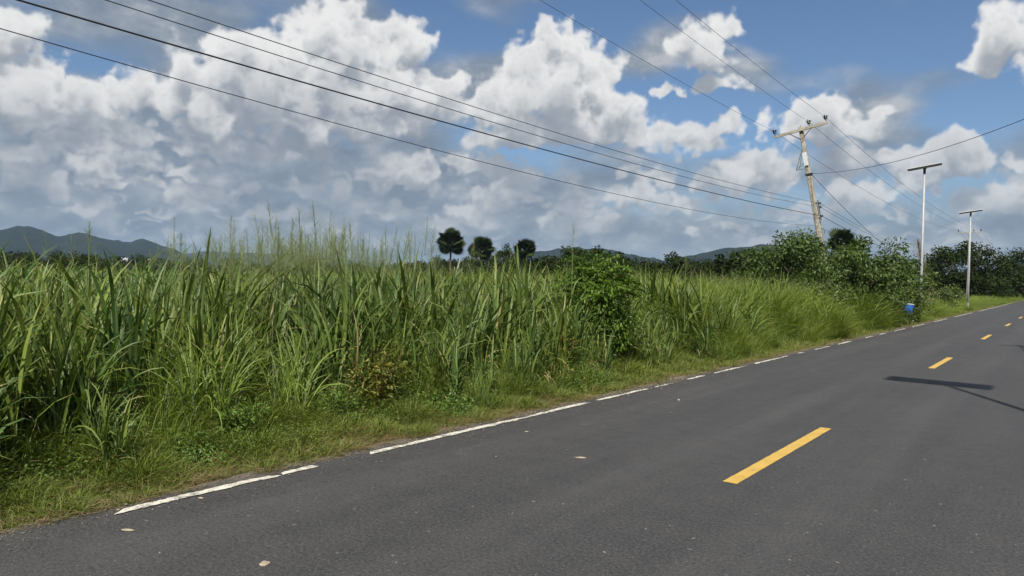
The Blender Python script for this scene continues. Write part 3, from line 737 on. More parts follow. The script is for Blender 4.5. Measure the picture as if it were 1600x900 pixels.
# blue bin
bn = thing('bin', 'blue plastic bin with white rim standing in grass at the roadside', 'bin', (-5.64, 36.4, .44), .4)
bn.rotation_euler = (R(-6), R(5), .4); bn.scale = (.82, .82, .82)
MB().lathe([(.20, .0), (.215, .02), (.235, .25), (.26, .5), (.265, .52)], 20).build('body', M_BLUE, bn, True)
MB().lathe([(.268, .50), (.285, .51), (.285, .545), (.25, .55), (.24, .47)], 20).build('rim', M_WRIM, bn)
for a in (.6, 2.2, 3.8, 5.4): MB().tube([(.15 * math.cos(a), .15 * math.sin(a), .03), (.19 * math.cos(a), .19 * math.sin(a), -.56)], .018, 6).build('leg', M_STEEL, bn)
for s in (-1, 1): MB().tube([(s * .25, -.06, .40), (s * .31, 0, .36), (s * .25, .06, .40)], .012, 6).build('handle', M_BLUE, bn)

# far farm buildings on the foot of the left hills
M_BWALL = plain('whitewashed_wall', (.70, .70, .68), .8, .2, 0, .1, .3); M_BROOF = plain('pale_sheet_roof', (.66, .68, .70), .5, .4, .2, .1, .2); M_BDOOR = plain('dark_doorway', (.03, .03, .03), .9, .1)
def hill_z(x, y):
    X, Y, Z = HILLS[0]; k = np.argmin((X - x) ** 2 + (Y - y) ** 2); return float(Z.ravel()[k])
for (px_, py_, D, w, lab) in [(195, 405, 2270, 15, 'small white farm building at the hill foot, left of two'), (236, 407, 2290, 19, 'white long-roofed building at the hill foot, right of two')]:
    p = along_ray(px_, py_, D); b = thing('farm_building', lab, 'building', (p.x, p.y, p.z - 5), YAW + R(12))
    MB().box((0, 0, 1.5), (w, 9, 9)).build('wall', M_BWALL, b)
    MB().add([(-w / 2 - .6, -5.2, 6), (w / 2 + .6, -5.2, 6), (w / 2 + .6, 0, 8.6), (-w / 2 - .6, 0, 8.6), (-w / 2 - .6, 5.2, 6), (w / 2 + .6, 5.2, 6), (-w / 2 - .6, -5.2, 6.2), (w / 2 + .6, -5.2, 6.2), (w / 2 + .6, 0, 8.8), (-w / 2 - .6, 0, 8.8), (-w / 2 - .6, 5.2, 6.2), (w / 2 + .6, 5.2, 6.2)],
             [(0, 1, 2, 3), (3, 2, 5, 4), (6, 9, 8, 7), (9, 10, 11, 8), (0, 6, 7, 1), (4, 5, 11, 10), (0, 3, 9, 6), (3, 4, 10, 9), (1, 7, 8, 2), (2, 8, 11, 5)]).build('roof', M_BROOF, b)
    for k in (-.28, 0, .28): MB().box((w * k, -4.52, 2.5), (2.0, .06, 3)).build('doorway', M_BDOOR, b)
# ------------------------------------------------------------------ foliage materials
M_CANE = leaf_mat('cane_leaf', (.032, .064, .015), (.142, .192, .050), (.30, .25, .11), .975, .28, .48, .28, tint=True)
M_GUIN = leaf_mat('guinea_grass_leaf', (.060, .105, .013), (.175, .225, .040), (.34, .28, .13), .965, .34, .5, .35, tint=True)
M_LIME = leaf_mat('pale_grass_leaf', (.090, .150, .020), (.200, .270, .050), (.34, .28, .13), .97, .36, .5, .35)
M_VERGE = leaf_mat('verge_grass_leaf', (.062, .102, .015), (.175, .205, .042), (.20, .145, .075), .935, .30, .55, .25)
M_STRAW = leaf_mat('dry_straw', (.17, .12, .06), (.36, .28, .15), None, 1, .2, .7, .2)
M_SEED = leaf_mat('grass_seed_head', (.10, .14, .05), (.22, .24, .13), None, 1, .3, .7, .2)
M_WEED = leaf_mat('weed_leaf', (.042, .085, .016), (.105, .160, .030), (.30, .20, .05), .97, .28, .5, .35)
M_FERNY = leaf_mat('feathery_weed_leaf', (.050, .100, .015), (.115, .185, .030), None, 1, .3, .55, .3)
M_AUTUMN = leaf_mat('yellowing_weed_leaf', (.07, .10, .02), (.19, .18, .035), (.36, .24, .04), .95, .3, .55, .3)
M_SHRUB = leaf_mat('shrub_leaflet', (.022, .052, .007), (.100, .165, .018), None, 1, .28, .42, .22)
M_TEAK = leaf_mat('broad_leaf', (.020, .044, .009), (.068, .108, .022), (.20, .16, .05), .985, .24, .5, .25)
M_VINE = leaf_mat('vine_leaf', (.026, .052, .010), (.100, .130, .026), (.30, .26, .08), .97, .26, .45, .4)
M_DARKT = leaf_mat('dark_tree_leaf', (.009, .016, .004), (.030, .044, .011), None, 1, .15, .7, .05)  # shade over the far trees is put into this darkened leaf colour
M_PALM = leaf_mat('palm_frond', (.009, .015, .005), (.030, .042, .012), (.08, .06, .03), .95, .12, .6, .08)
M_BARK = plain('bark', (.11, .085, .06), .95, .1, 0, .5, 8, .6)
M_PALEBARK = plain('pale_bark', (.26, .245, .21), .9, .15, 0, .3, 6, .4)
M_STEM = plain('green_stem', (.10, .13, .04), .6, .3, 0, .3, 8)
M_REDSTEM = plain('reddish_stem', (.12, .075, .03), .7, .2, 0, .3, 8)
M_DEAD = leaf_mat('dead_brown_leaf', (.10, .075, .05), (.22, .17, .11), None, 1, .15, .8, .1)

def U(rg, a, b, n): return rg.uniform(a, b, n)

# ------------------------------------------------------------------ clump meshes (kinds that the masses of growth are made of)
def cane_kind(seed, stalks=6, H=1.75, K=5, per=6, spread=.22, wide=(.036, .066)):
    rg = np.random.default_rng(seed); parts = []
    for s in range(stalks):
        a = rg.uniform(0, 6.28); r = spread * math.sqrt(rg.random()); b0 = np.array([r * math.cos(a), r * math.sin(a), 0])
        la = a + rg.normal(0, .8); lean = rg.uniform(.02, .20); ax = np.array([math.sin(lean) * math.cos(la), math.sin(lean) * math.sin(la), math.cos(lean)])
        hs = H * rg.uniform(.78, 1.06); plane = rg.uniform(0, 6.28)
        k = np.arange(per); hh = hs * (.05 + .50 * k / per)
        base = b0 + ax * hh[:, None]
        phi = plane + (k % 2) * math.pi + rg.normal(0, .55, per)
        th0 = np.radians(U(rg, 70, 86, per) + 3 * k / per); up = k / (per - 1)
        ln = hs * (U(rg, .46, .62, per) + .02 * up)
        bend_ = np.radians(np.where(rg.random(per) < .4, U(rg, 90, 150, per), U(rg, 25, 85, per)) * (1.1 - .6 * up))
        parts.append(blades(base, phi, th0, bend_, ln, U(rg, *wide, per), K, 1.9, rg.normal(0, .7, per), rg.random(per), fold=.35))
        parts.append(blades([b0, b0], np.array([la, la + 1.57]), np.full(2, math.pi / 2 - lean), np.full(2, .02), np.full(2, hs * .62), np.full(2, .022), 2, 1, None, np.full(2, .2)))
    nd = 2 * stalks; a = U(rg, 0, 6.28, nd); r = spread * rg.random(nd)      # dead leaves hanging low
    parts.append(blades(np.stack([r * np.cos(a), r * np.sin(a), U(rg, .15, .6, nd)], -1), a + rg.normal(0, 1, nd), np.radians(U(rg, 10, 60, nd)), np.radians(U(rg, 90, 150, nd)), U(rg, .3, .6, nd), U(rg, .012, .025, nd), K, 1.0, rg.normal(0, .8, nd), np.full(nd, .995), fold=.35))
    return join(parts)

def guinea_kind(seed, n=70, H=1.45, K=4, spread=.22, wide=(.009, .017), up=(66, 88)):
    rg = np.random.default_rng(seed); a = U(rg, 0, 6.28, n); r = spread * np.sqrt(rg.random(n))
    base = np.stack([r * np.cos(a), r * np.sin(a), np.where(rg.random(n) < .5, 0, U(rg, 0, .45, n)) * H], -1)
    return blades(base, a + rg.normal(0, .9, n), np.radians(U(rg, *up, n)), np.radians(U(rg, 15, 110, n)), U(rg, .45, .8, n) * H, U(rg, *wide, n), K, 1.8, rg.normal(0, .6, n), rg.random(n), fold=.3)

def tuft_kind(seed, n=26, H=.22, spread=.06, wide=(.004, .009), K=3, up=(35, 85)):
    rg = np.random.default_rng(seed); a = U(rg, 0, 6.28, n); r = spread * np.sqrt(rg.random(n))
    base = np.stack([r * np.cos(a), r * np.sin(a), np.zeros(n)], -1)
    return blades(base, a + rg.normal(0, 1, n), np.radians(U(rg, *up, n)), np.radians(U(rg, 15, 110, n)), U(rg, .5, 1.25, n) * H, U(rg, *wide, n), K, 1.3, rg.normal(0, .5, n), rg.random(n))

def panicle_geo(seed, L=.42, tiers=10, wide=.30):
    """open seed head: an axis with tiers of thin drooping branchlets carrying spikelets"""
    rg = np.random.default_rng(seed); parts = []
    for k in range(tiers):
        f = k / (tiers - 1); z = L * f * .86; n = int(rg.integers(4, 7)) if f < .75 else 3
        a = U(rg, 0, 6.28, n); ln = wide * (1.05 - .80 * f) * U(rg, .7, 1.1, n)
        base = np.tile([0, 0, z], (n, 1))
        parts.append(blades(base, a, np.radians(U(rg, 30, 50, n) + 26 * f), np.radians(U(rg, 30, 75, n)), ln, np.full(n, .0044), 4, 1.2, None, rg.random(n)))
        for j in range(n):                               # spikelets hanging along each branchlet
            m = max(2, int(ln[j] / .032)); t = np.linspace(.3, 1, m)
            th = math.radians(40 + 26 * f)
            b = base[j] + np.stack([np.cos(a[j]) * t * ln[j] * math.cos(th) * 1.08, np.sin(a[j]) * t * ln[j] * math.cos(th) * 1.08, t * ln[j] * math.sin(th) * (1 - .30 * t)], -1)
            parts.append(blades(b, U(rg, 0, 6.28, m), np.radians(U(rg, 10, 70, m)), np.zeros(m), U(rg, .012, .026, m), np.full(m, .0052), 1, 1, None, rg.random(m)))
    parts.append(blades([[0, 0, 0], [0, 0, 0]], np.array([0, 1.57]), np.full(2, math.pi / 2), np.full(2, .1), np.full(2, L * 1.02), np.full(2, .008), 5, 1.5, None, np.full(2, .4)))
    return join(parts)

def stalk_geo(h, seed):
    rg = np.random.default_rng(seed)
    return blades([[0, 0, 0], [0, 0, 0]], np.array([.3, 1.87]), np.full(2, math.radians(89)), np.full(2, math.radians(3)), np.full(2, h), np.full(2, .006), 4, 2, None, np.full(2, .3))

# broad clump of creeping weeds, small leaves on short stems
def weed_kind(seed, n=150, R_=.26, H=.34, size=(.022, .05)):
    rg = np.random.default_rng(seed); a = U(rg, 0, 6.28, n); r = R_ * np.sqrt(rg.random(n)); z = H * (1 - (r / R_) ** 2 * .7) * U(rg, .15, 1.0, n)
    C = np.stack([r * np.cos(a), r * np.sin(a), z], -1); D = np.stack([np.cos(a) + rg.normal(0, .6, n), np.sin(a) + rg.normal(0, .6, n), rg.normal(.3, .5, n)], -1)
    Nn = np.stack([rg.normal(0, .5, n), rg.normal(0, .5, n), np.ones(n)], -1); ln = U(rg, *size, n)
    V, F, A = leaves(C, D, Nn, ln, ln * .55, rg.random(n))
    return V, F, A
def weed_mesh(name, seed, mat, **kw):
    V, F, A = weed_kind(seed, **kw); return np_mesh(name, V, F, mat, A)

kinds_cane = []
for s in range(7):
    V, F, A = cane_kind(100 + s, 5 + s % 3, 1.68 + .05 * (s % 4)); kinds_cane.append(np_mesh('cane_clump', V, F, M_CANE, A, True))
kinds_guin = []
for s in range(5):
    V, F, A = guinea_kind(200 + s, 64 + 8 * s); kinds_guin.append(np_mesh('guinea_clump', V, F, M_GUIN, A, True))
kinds_low = []
for s in range(4):
    V, F, A = tuft_kind(300 + s, 30, .20 + .03 * s, .07); kinds_low.append(np_mesh('grass_tuft', V, F, M_VERGE, A))
for s in range(2):
    V, F, A = tuft_kind(310 + s, 16, .26, .10, (.003, .006), 3, (5, 40)); kinds_low.append(np_mesh('straw_tuft', V, F, M_STRAW, A))
for s in range(3):
    V, F, A = tuft_kind(320 + s, 34, .48, .10, (.005, .011), 4, (50, 86)); kinds_low.append(np_mesh('long_grass_tuft', V, F, M_VERGE, A))
kinds_weed = [weed_mesh('weed_clump', 330 + s, M_WEED if s % 2 else M_FERNY, n=170) for s in range(4)]

# ------------------------------------------------------------------ where the masses stand
rg = np.random.default_rng(77)
def in_view(x, y, margin=3.0):
    """bearing window a little wider than the picture on both sides"""
    az = np.degrees(np.arctan2(-x, y)); return (az > 37.1 - 37.5 - margin * 0) & (az < 37.1 + 40 + margin)
def thin(x, y, key, near, k):
    """keep fewer plants the farther they stand"""
    d = np.hypot(x, y); return key < np.minimum(1.0, (near / np.maximum(d, .1)) ** k)

def front_x(y): return -6.75 + .38 * np.sin(y * .8 + 1) + .24 * np.sin(y * 2.1) + .12 * np.sin(y * 4.7) + np.interp(y, [0, 3, 5, 11, 13, 20, 30], [.24, .34, .34, .24, .28, .45, .6])

# tall cane
def cane_points():
    N = 44000; x = -6.1 - 74 * rg.random(N) ** 2.3; y = rg.uniform(-14, 96, N)
    ok = (x < front_x(y) + .42 * (rg.random(N) < .16)) & (x < -6.05) & in_view(x, y) & thin(x, y, rg.random(N), 11, 1.35)
    edge = front_x(y) - x
    # the right-hand part is guinea grass and bushes; cane thins out there near the road
    right = np.clip((y - 12.5 - .55 * np.maximum(edge, 0)) / 3.0, 0, 1)
    ok &= rg.random(N) > right * .97
    ok &= ~((y > 22) & (x > -13))
    ok &= ~((np.hypot(x + 6.9, y - 11.7) < .72))
    ok &= ~(np.hypot(x + 6.6, y - 3.9) < .6); ok &= ~(np.hypot(x + 6.7, y - 2.8) < .6); ok &= ~(np.hypot(x + 6.6, y - 7.4) < .5)
    # a pale opening of guinea grass in the near front
    ok &= ~((np.abs(y - 4.2 - (x + 7.2) * -.55) < .45) & (edge < 1.4) & (rg.random(N) < .75))
    return x[ok], y[ok]
cx, cy = cane_points()
# near the road the cane stands in separate stools with dark gaps between
nearm = np.hypot(cx, cy) < 17
keepx, keepy = [], []; cell = {}
for x, y in zip(cx[nearm], cy[nearm]):
    k = (int(math.floor(x / .5)), int(math.floor(y / .5)))
    if any((x - q[0]) ** 2 + (y - q[1]) ** 2 < .23 for dx in (-1, 0, 1) for dy in (-1, 0, 1) for q in cell.get((k[0] + dx, k[1] + dy), ())): continue
    cell.setdefault(k, []).append((x, y))
    for j in range(3): keepx.append(x + rg.normal(0, .085)); keepy.append(y + rg.normal(0, .085))
cx = np.concatenate([cx[~nearm], keepx]); cy = np.concatenate([cy[~nearm], keepy]); n = len(cx)
far = np.hypot(cx, cy)
hs = np.where(far > 20, .98, 1.0) * (1 + .10 * hnoise(cx, cy, 8, 2.2, 3)) * np.concatenate([rg.uniform(.84, 1.12, n - len(keepx)), np.repeat(rg.uniform(.78, 1.20, len(keepx) // 3), 3) * rg.uniform(.9, 1.06, len(keepx))]) * np.interp(front_x(cy) - cx, [-.4, 0, .5], [.45, .80, 1.0])
ws = hs * np.clip(far / 14, 1.0, 2.6)
scatter('cane_field', kinds_cane, np.stack([cx, cy, np.full(n, -.1)], -1), np.stack([rg.normal(0, .07, n), rg.normal(0, .07, n), rg.uniform(0, 6.28, n)], -1), np.stack([ws, ws, hs], -1), rg.integers(0, len(kinds_cane), n), 'dense field of tall blue green cane grass beside the road', 'cane field')
print('cane', n)

# guinea grass: bright stands to the right and wisps among the cane
def guin_points():
    N = 34000; x = -5.7 - 30 * rg.random(N) ** 1.7; y = 185 * rg.random(N) ** 1.7
    edge = front_x(y) + .32 - x
    ok = (edge > 0) & (x < -5.75) & in_view(x, y) & thin(x, y, rg.random(N), 13, 1.2)
    right = np.clip((y - 11.5 - .4 * np.maximum(edge, 0)) / 3.0, 0, 1)
    patch = (np.abs(y - 4.2 - (x + 7.2) * -.55) < .55) & (edge < 1.6)
    ok &= (rg.random(N) < np.maximum(right, np.where(edge < .45, .30, .06))) | (patch & (rg.random(N) < .8))
    ok &= ~((y > 27) & (x > -12) & (rg.random(N) < .35))
    ok &= ~((np.hypot(x + 6.9, y - 11.7) < .8))
    return x[ok], y[ok]
gx, gy = guin_points(); n = len(gx); hs = rg.uniform(.85, 1.12, n) * (1 + .08 * hnoise(gx, gy, 9, 2.5, 3)) * np.interp(front_x(gy) - gx, [-.3, .1, .6, 2], [.36, .55, .92, 1.08]) * np.interp(gy, [11, 15, 30, 36], [1, 1.22, 1.22, 1])
fr = np.clip(np.hypot(gx, gy) / 16, 1, 5); hs = hs * np.interp(gy, [40, 60], [1, .55])
scatter('guinea_grass', kinds_guin, np.stack([gx, gy, np.full(n, -.08)], -1), np.stack([rg.normal(0, .08, n), rg.normal(0, .08, n), rg.uniform(0, 6.28, n)], -1), np.stack([hs * fr, hs * fr, hs], -1), rg.integers(0, len(kinds_guin), n), 'bright yellow green guinea grass standing along the verge', 'tall grass')
print('guinea', n)

# short verge grass, longest away from the tarmac, straw at the edge: one mesh of blades
def verge_blades(N, y0, y1, K, wmul, seed):
    r = np.random.default_rng(seed); y = r.uniform(y0, y1, N); x = -5.20 - 1.95 * r.random(N)
    # blades stand in tufts
    ty, tx = np.round(y / .07), np.round(x / .07); h1 = np.modf(np.sin(tx * 12.9898 + ty * 78.233) * 43758.5453)[0]; h2 = np.modf(np.sin(tx * 39.346 + ty * 11.135) * 24634.63)[0]
    x = x + (tx * .07 + h1 * .05 - x) * .45; y = y + (ty * .07 + h2 * .05 - y) * .45
    e = -5.18 - x + .23 * hnoise(x, y, 12, 1.2, 4)
    ok = (e > 0) & in_view(x, y) & (x > front_x(y) - .9); x, y, e, h1, h2 = x[ok], y[ok], e[ok], h1[ok], h2[ok]; n = len(x)
    tall = np.interp(e, [0, .12, .5, 1.0, 1.5], [.45, .75, 1.05, 1.8, 3.0]) * (1 + .5 * hnoise(x, y, 14, .9, 4)) * (.8 + .4 * np.abs(h1))
    straw = r.random(n) < np.interp(e, [0, .08, .25, .8], [.80, .42, .13, .06]) + .18 * np.clip(hnoise(x, y, 16, 1.5, 3), 0, 1)
    L = .135 * tall * r.uniform(.55, 1.3, n); th = np.radians(np.where(straw, U(r, 2, 30, n), U(r, 38, 84, n)))
    phi = np.where(r.random(n) < .45, r.normal(.35, .8, n), U(r, 0, 6.28, n)) + h2 * .8         # combed toward the road
    V, F, A = blades(np.stack([x, y, np.where(straw, r.uniform(-.03, .02, n), -.045)], -1), phi, th, np.radians(np.where(straw, U(r, -5, 25, n), U(r, 20, 105, n))), L, wmul * U(r, .0035, .0075, n) * np.clip(tall, .7, 1.4), K, 1.3, r.normal(0, .5, n), np.where(straw, .95 + .05 * r.random(n), r.random(n) * .93))
    return V, F, A
V, F, A = join([verge_blades(150000, .6, 9, 3, 1.0, 1), verge_blades(80000, 9, 22, 2, 1.5, 2), verge_blades(45000, 22, 70, 2, 2.6, 3), verge_blades(22000, 70, 185, 2, 6.0, 4)])
tag(ob('verge_grass', np_mesh('verge_grass', V, F, M_VERGE, A)), 'short green grass and straw along the road edge', 'grass', None, 'stuff')

# weeds creeping between verge and cane
N = 1500; wy = np.where(rg.random(N) < .45, rg.uniform(2.2, 7, N), rg.uniform(.5, 30, N)); wx = front_x(wy) + rg.normal(.12, .33, N); ok = in_view(wx, wy) & (wx < -5.75) & (rg.random(N) < .35 + .65 * (hnoise(wx, wy, 15, 1.6, 3) > -.1)) & thin(wx, wy, rg.random(N), 10, .8)
wx, wy = wx[ok], wy[ok]; n = len(wx)
scatter('creeping_weeds', kinds_weed, np.stack([wx, wy, np.full(n, -.05)], -1), np.stack([rg.normal(0, .2, n), rg.normal(0, .2, n), rg.uniform(0, 6.28, n)], -1), rg.uniform(.55, 1.25, n) * np.interp(wx - front_x(wy), [-.3, .4], [1.3, .7]), rg.integers(0, 4, n), 'low leafy weeds creeping at the foot of the cane', 'weeds')

# seed heads above the grass
kinds_seed = []
for s in range(5):
    h = 1.75 + .06 * s; V1, F1, A1 = panicle_geo(400 + s, .44 + .03 * s, 10, .34); V1 = V1 + [.02, .02, h]
    V2, F2, A2 = stalk_geo(h + .02, s); V, F, A = join([(V1, F1, A1), (V2, F2, A2)]); kinds_seed.append(np_mesh('seed_stalk', V, F, M_SEED, A))
sp = []
for k in range(300):
    px_ = rg.normal(490, 95); D = rg.uniform(8.5, 20); p = along_ray(px_, 440, D); sp.append((p.x, p.y, rg.uniform(.92, 1.10) - (.06 if abs(px_ - 490) > 90 else 0)))
for k in range(26):
    px_ = rg.uniform(20, 1000); D = rg.uniform(9, 20); p = along_ray(px_, 440, D); sp.append((p.x, p.y, rg.uniform(.82, .98)))
for k in range(130):
    p = (rg.uniform(-12, -6.8), rg.uniform(15, 32)); sp.append((p[0], p[1], rg.uniform(.72, .92)))
sp = np.array(sp); sp = sp[sp[:, 0] < -6.9]; n = len(sp)
scatter('seeding_grass', kinds_seed, np.stack([sp[:, 0], sp[:, 1], np.full(n, -.1)], -1), np.stack([rg.normal(0, .07, n), rg.normal(0, .07, n), rg.uniform(0, 6.28, n)], -1), sp[:, 2], rg.integers(0, 5, n), 'hazy airy seed heads standing above the grass', 'seed heads')

# ------------------------------------------------------------------ single plants that can be told apart
def cane_leaf_set():
    out = []
    for s in range(14):
        r = np.random.default_rng(500 + s); k = s % 7
        be = (18, 35, 55, 80, 110, 140, 165)[k]
        V, F, A = blades([[0, 0, 0]], np.zeros(1), np.array([math.radians(84)]), np.array([math.radians(be)]), np.ones(1), np.array([.042 + .008 * r.random()]), 9, 2.0, r.normal(0, .5, 1), np.array([r.random() * .9]), fold=.4)
        out.append(np_mesh('leaf', V, F, M_CANE, A, True))
    return out
HERO = cane_leaf_set(); HEROG = []
for s, me in enumerate(HERO):
    m2 = me.copy(); m2.materials.clear(); m2.materials.append(M_LIME); HEROG.append(m2)
M_CANESTEM = plain('cane_stem', (.12, .15, .06), .6, .3, 0, .3, 8)
def hero_clump(label, x, y, H, n, seed, spread=.22, kind='cane', group='single clumps standing at the front of the cane', width=1.0, droop=1.0, att=(.03, .55), reach=(.44, .62)):
    r = np.random.default_rng(seed); root = thing('cane_clump' if kind == 'cane' else 'grass_clump', label, 'cane' if kind == 'cane' else 'tall grass', (x, y, -.06), 0, group)
    for s in range(max(4, n // 8)):
        a = r.uniform(0, 6.28); rr = spread * math.sqrt(r.random()); b = Vector((rr * math.cos(a), rr * math.sin(a), 0)); la = a + r.normal(0, .6); le = r.uniform(.02, .12) + .36 * (rr / spread) ** 2 * r.random()
        ax = Vector((math.sin(le) * math.cos(la), math.sin(le) * math.sin(la), math.cos(le))); hs = H * r.uniform(.8, 1.05); pl = r.uniform(0, 6.28)
        MB().tube([b, b + ax * hs * .3, b + ax * hs * .62], [.011, .009, .004], 6).build('stem', M_CANESTEM, root)
        per = 8
        for k in range(per):
            up = k / (per - 1); c = b + ax * hs * (att[0] + (att[1] - att[0]) * up)
            dr = r.random() < .33 * droop * (1.2 - up)
            me = (HERO if kind == 'cane' else HEROG)[int(r.choice([4, 5, 6, 11, 12, 13] if dr else [0, 1, 2, 3, 7, 8, 9, 10]))]
            L = hs * r.uniform(*reach) * (1.0 if up < .5 else 1 - .25 * (up - .5))
            wd = L * width * r.uniform(.75, 1.15)
            ob('leaf', me, root, c, (r.normal(0, .06), R(r.uniform(-4, 16) * (1.3 - up)), pl + (k % 2) * math.pi + r.normal(0, .5)), (L, wd, L))
    return root
hero_clump('big dark cane clump at the left end of the verge with a broad hanging leaf', -6.7, 2.8, 1.62, 120, 1, .20, width=.95, droop=1.0, att=(.0, .34), reach=(.55, .80))
hero_clump('cane clump behind and left of the leftmost front clump, cut by picture edge', -7.35, 1.75, 1.75, 64, 2, .22, width=1.15)
hero_clump('pale upright grass clump rising behind the feathery weeds on the left', -6.6, 3.9, 1.42, 120, 3, .16, 'grass', width=.50, droop=.4, att=(.0, .25), reach=(.5, .85))
hero_clump('second pale grass clump just right of the feathery weeds', -6.65, 4.85, 1.3, 64, 4, .16, 'grass', width=.50, droop=.6, att=(.0, .25), reach=(.5, .8))
hero_clump('grey green cane clump behind the yellowing weed', -7.35, 6.4, 1.72, 64, 5, .25, width=1.1)
hero_clump('broad cane clump in mid verge with leaves spilling toward the road', -6.6, 7.4, 1.6, 104, 6, .26, width=.95, droop=1.3, att=(.0, .38), reach=(.5, .75))
hero_clump('cane clump left of the plant with yellow leaves', -7.0, 9.0, 1.62, 64, 7, .26, width=1.1)
hero_clump('cane clump at the left foot of the glossy shrub', -6.8, 10.9, 1.25, 48, 8, .22, width=1.1)
hero_clump('low dark cane clump at the right foot of the glossy shrub', -6.45, 13.0, 1.2, 64, 9, .30, width=1.2, droop=1.8)
# the broad leaf that hangs over the verge at the far left
bl = bpy.data.objects['cane_clump']     # the big left clump
V, F, A = blades([[0, 0, 0]], np.zeros(1), np.array([R(48)]), np.array([R(135)]), np.array([.62]), np.array([.052]), 10, 1.0, np.array([.5]), np.array([.75]), fold=.3)
ob('leaf', np_mesh('leaf', V, F, M_GUIN, A, True), bl, (.0, -.18, .30), (0, 0, R(-75)))['label'] = 'broad pale leaf hanging toward the road'

def seed_stalk(label, px_, top_y, D, L, seed, wide=.3, lean=0.0):
    """a single tall flowering stalk standing clear of the rest"""
    p = along_ray(px_, top_y, D); root = thing('grass_stalk', label, 'seed head', (p.x, p.y, -.08), 0, 'tall single seed stalks')
    h = p.z + .08 - L
    MB().tube([(0, 0, 0), (0, 0, h * .5), (0, 0, h), (0, 0, h + L * .3)], [.008, .007, .0055, .003], 6).build('stem', M_CANESTEM, root)
    V, F, A = panicle_geo(seed, L, 12, wide); ob('panicle', np_mesh('panicle', V, F, M_SEED, A), root, (0, 0, h))
    for k in range(3): ob('leaf', HEROG[3 + k], root, (0, 0, h * (.35 + .16 * k)), (0, R(6), k * 2.3 + seed), (.6, .42, .6))
seed_stalk('tallest seed stalk, spreading dark above the grass left of centre', 361, 330, 10.5, .62, 1, .42)
seed_stalk('lone seed stalk in front of the left hills', 140, 344, 9.5, .34, 2, .26)
seed_stalk('lone seed stalk above the glossy shrub in front of far trees', 896, 342, 12.5, .60, 3, .30)
seed_stalk('slim seed stalk just right of the tallest one', 470, 349, 10.5, .42, 4, .26)
seed_stalk('seed stalk on the right of the hazy group of seed heads', 598, 363, 11.5, .40, 5, .28)
seed_stalk('small seed stalk by the right foot of the left hills', 283, 363, 9.8, .30, 6, .2)
seed_stalk('thin seed stalk right of the glossy shrub', 1072, 395, 16.0, .40, 7, .2)

# pinnate fronds for the glossy shrub
def frond_mesh(seed, pairs=11, L=.38, leaf=.078):
    r = np.random.default_rng(seed); parts = []; t = np.linspace(.18, 1, pairs)
    C = []; D = []; Nn = []
    for s in (-1, 1):
        for q in t:
            x = L * q; z = -.22 * L * q * q; C.append((x, s * .004, z)); D.append((.45, s * 1.0, -.35 - .25 * q + r.normal(0, .12))); Nn.append((0.1, -s * .25, 1))
    C.append((L, 0, -.22 * L)); D.append((1, 0, -.5)); Nn.append((.4, 0, 1))
    C, D, Nn = np.array(C), np.array(D), np.array(Nn); n = len(C)
    ln = leaf * U(r, .8, 1.1, n) * np.concatenate([1 - .4 * np.abs(t - .55), 1 - .4 * np.abs(t - .55), [.9]])
    V, F, A = leaves(C, D, Nn, ln, ln * .46, r.random(n) * .9, .12)
    V2, F2, A2 = blades([[0, 0, 0]], np.zeros(1), np.zeros(1), np.array([.42]), np.array([L]), np.array([.008]), 4, 1, None, np.array([.9]))
    return np_mesh('frond', np.concatenate([V, V2]), [F, F2 + len(V)], M_SHRUB, {k: np.concatenate([A[k], A2[k]]) for k in A})
FRONDS = [frond_mesh(s) for s in range(5)]
def crown_fill(seed, W, H, n=8500):
    r = np.random.default_rng(seed + 50); q = r.normal(0, 1, (n, 3)); q /= np.linalg.norm(q, axis=1, keepdims=True); q *= (r.random(n) ** .45)[:, None]
    lump = 1 + .34 * np.sin(5 * np.arctan2(q[:, 1], q[:, 0])) * np.cos(4 * q[:, 2])
    C = np.stack([q[:, 0] * W * .84 * lump, q[:, 1] * W * .84 * lump, H * .52 + q[:, 2] * H * .44], -1)
    ln = U(r, .05, .085, n); V, F, A = leaves(C, q + r.normal(0, .6, (n, 3)) + [0, 0, -.5], q * .4 + r.normal(0, .3, (n, 3)) + [0, 0, .6], ln, ln * .42, r.random(n) * .75, .2)
    return V, F, A, C
def pinnate_shrub(label, x, y, H, W, n, seed):
    r = np.random.default_rng(seed); root = thing('glossy_shrub', label, 'shrub', (x, y, -.05))
    tips = []
    for s in range(11):
        a = r.uniform(0, 6.28); l = W * r.uniform(.15, 1.0); h = H * r.uniform(.62, 1.0) * (1 - .25 * (l / W) ** 2)
        pts = [Vector((0, 0, 0)), Vector((l * .35 * math.cos(a), l * .35 * math.sin(a), h * .4)), Vector((l * .8 * math.cos(a), l * .8 * math.sin(a), h * .78)), Vector((l * math.cos(a), l * math.sin(a), h))]
        MB().tube(pts, [.020, .014, .009, .004], 6).build('stem', M_STEM, root); tips.append(pts)
    for k in range(n):
        pts = tips[int(r.integers(len(tips)))]; f = r.uniform(.6, 3.0); i = min(int(f), 2); p = pts[i].lerp(pts[i + 1], f - i)
        ob('frond', FRONDS[int(r.integers(5))], root, p, (r.normal(0, .25), R(r.uniform(-45, 20)), r.uniform(0, 6.28)), [r.uniform(.75, 1.25) * (1.25 if f > 2.4 else 1)] * 3)
    V, F, A, _c = crown_fill(seed, W, H); o = ob('inner_leaves', np_mesh('inner_leaves', V, F, M_SHRUB, A), root); o['kind'] = 'stuff'
pinnate_shrub('glossy bright green shrub with feathered fronds standing taller than the grass', -6.95, 11.75, 2.32, 1.05, 296, 3)

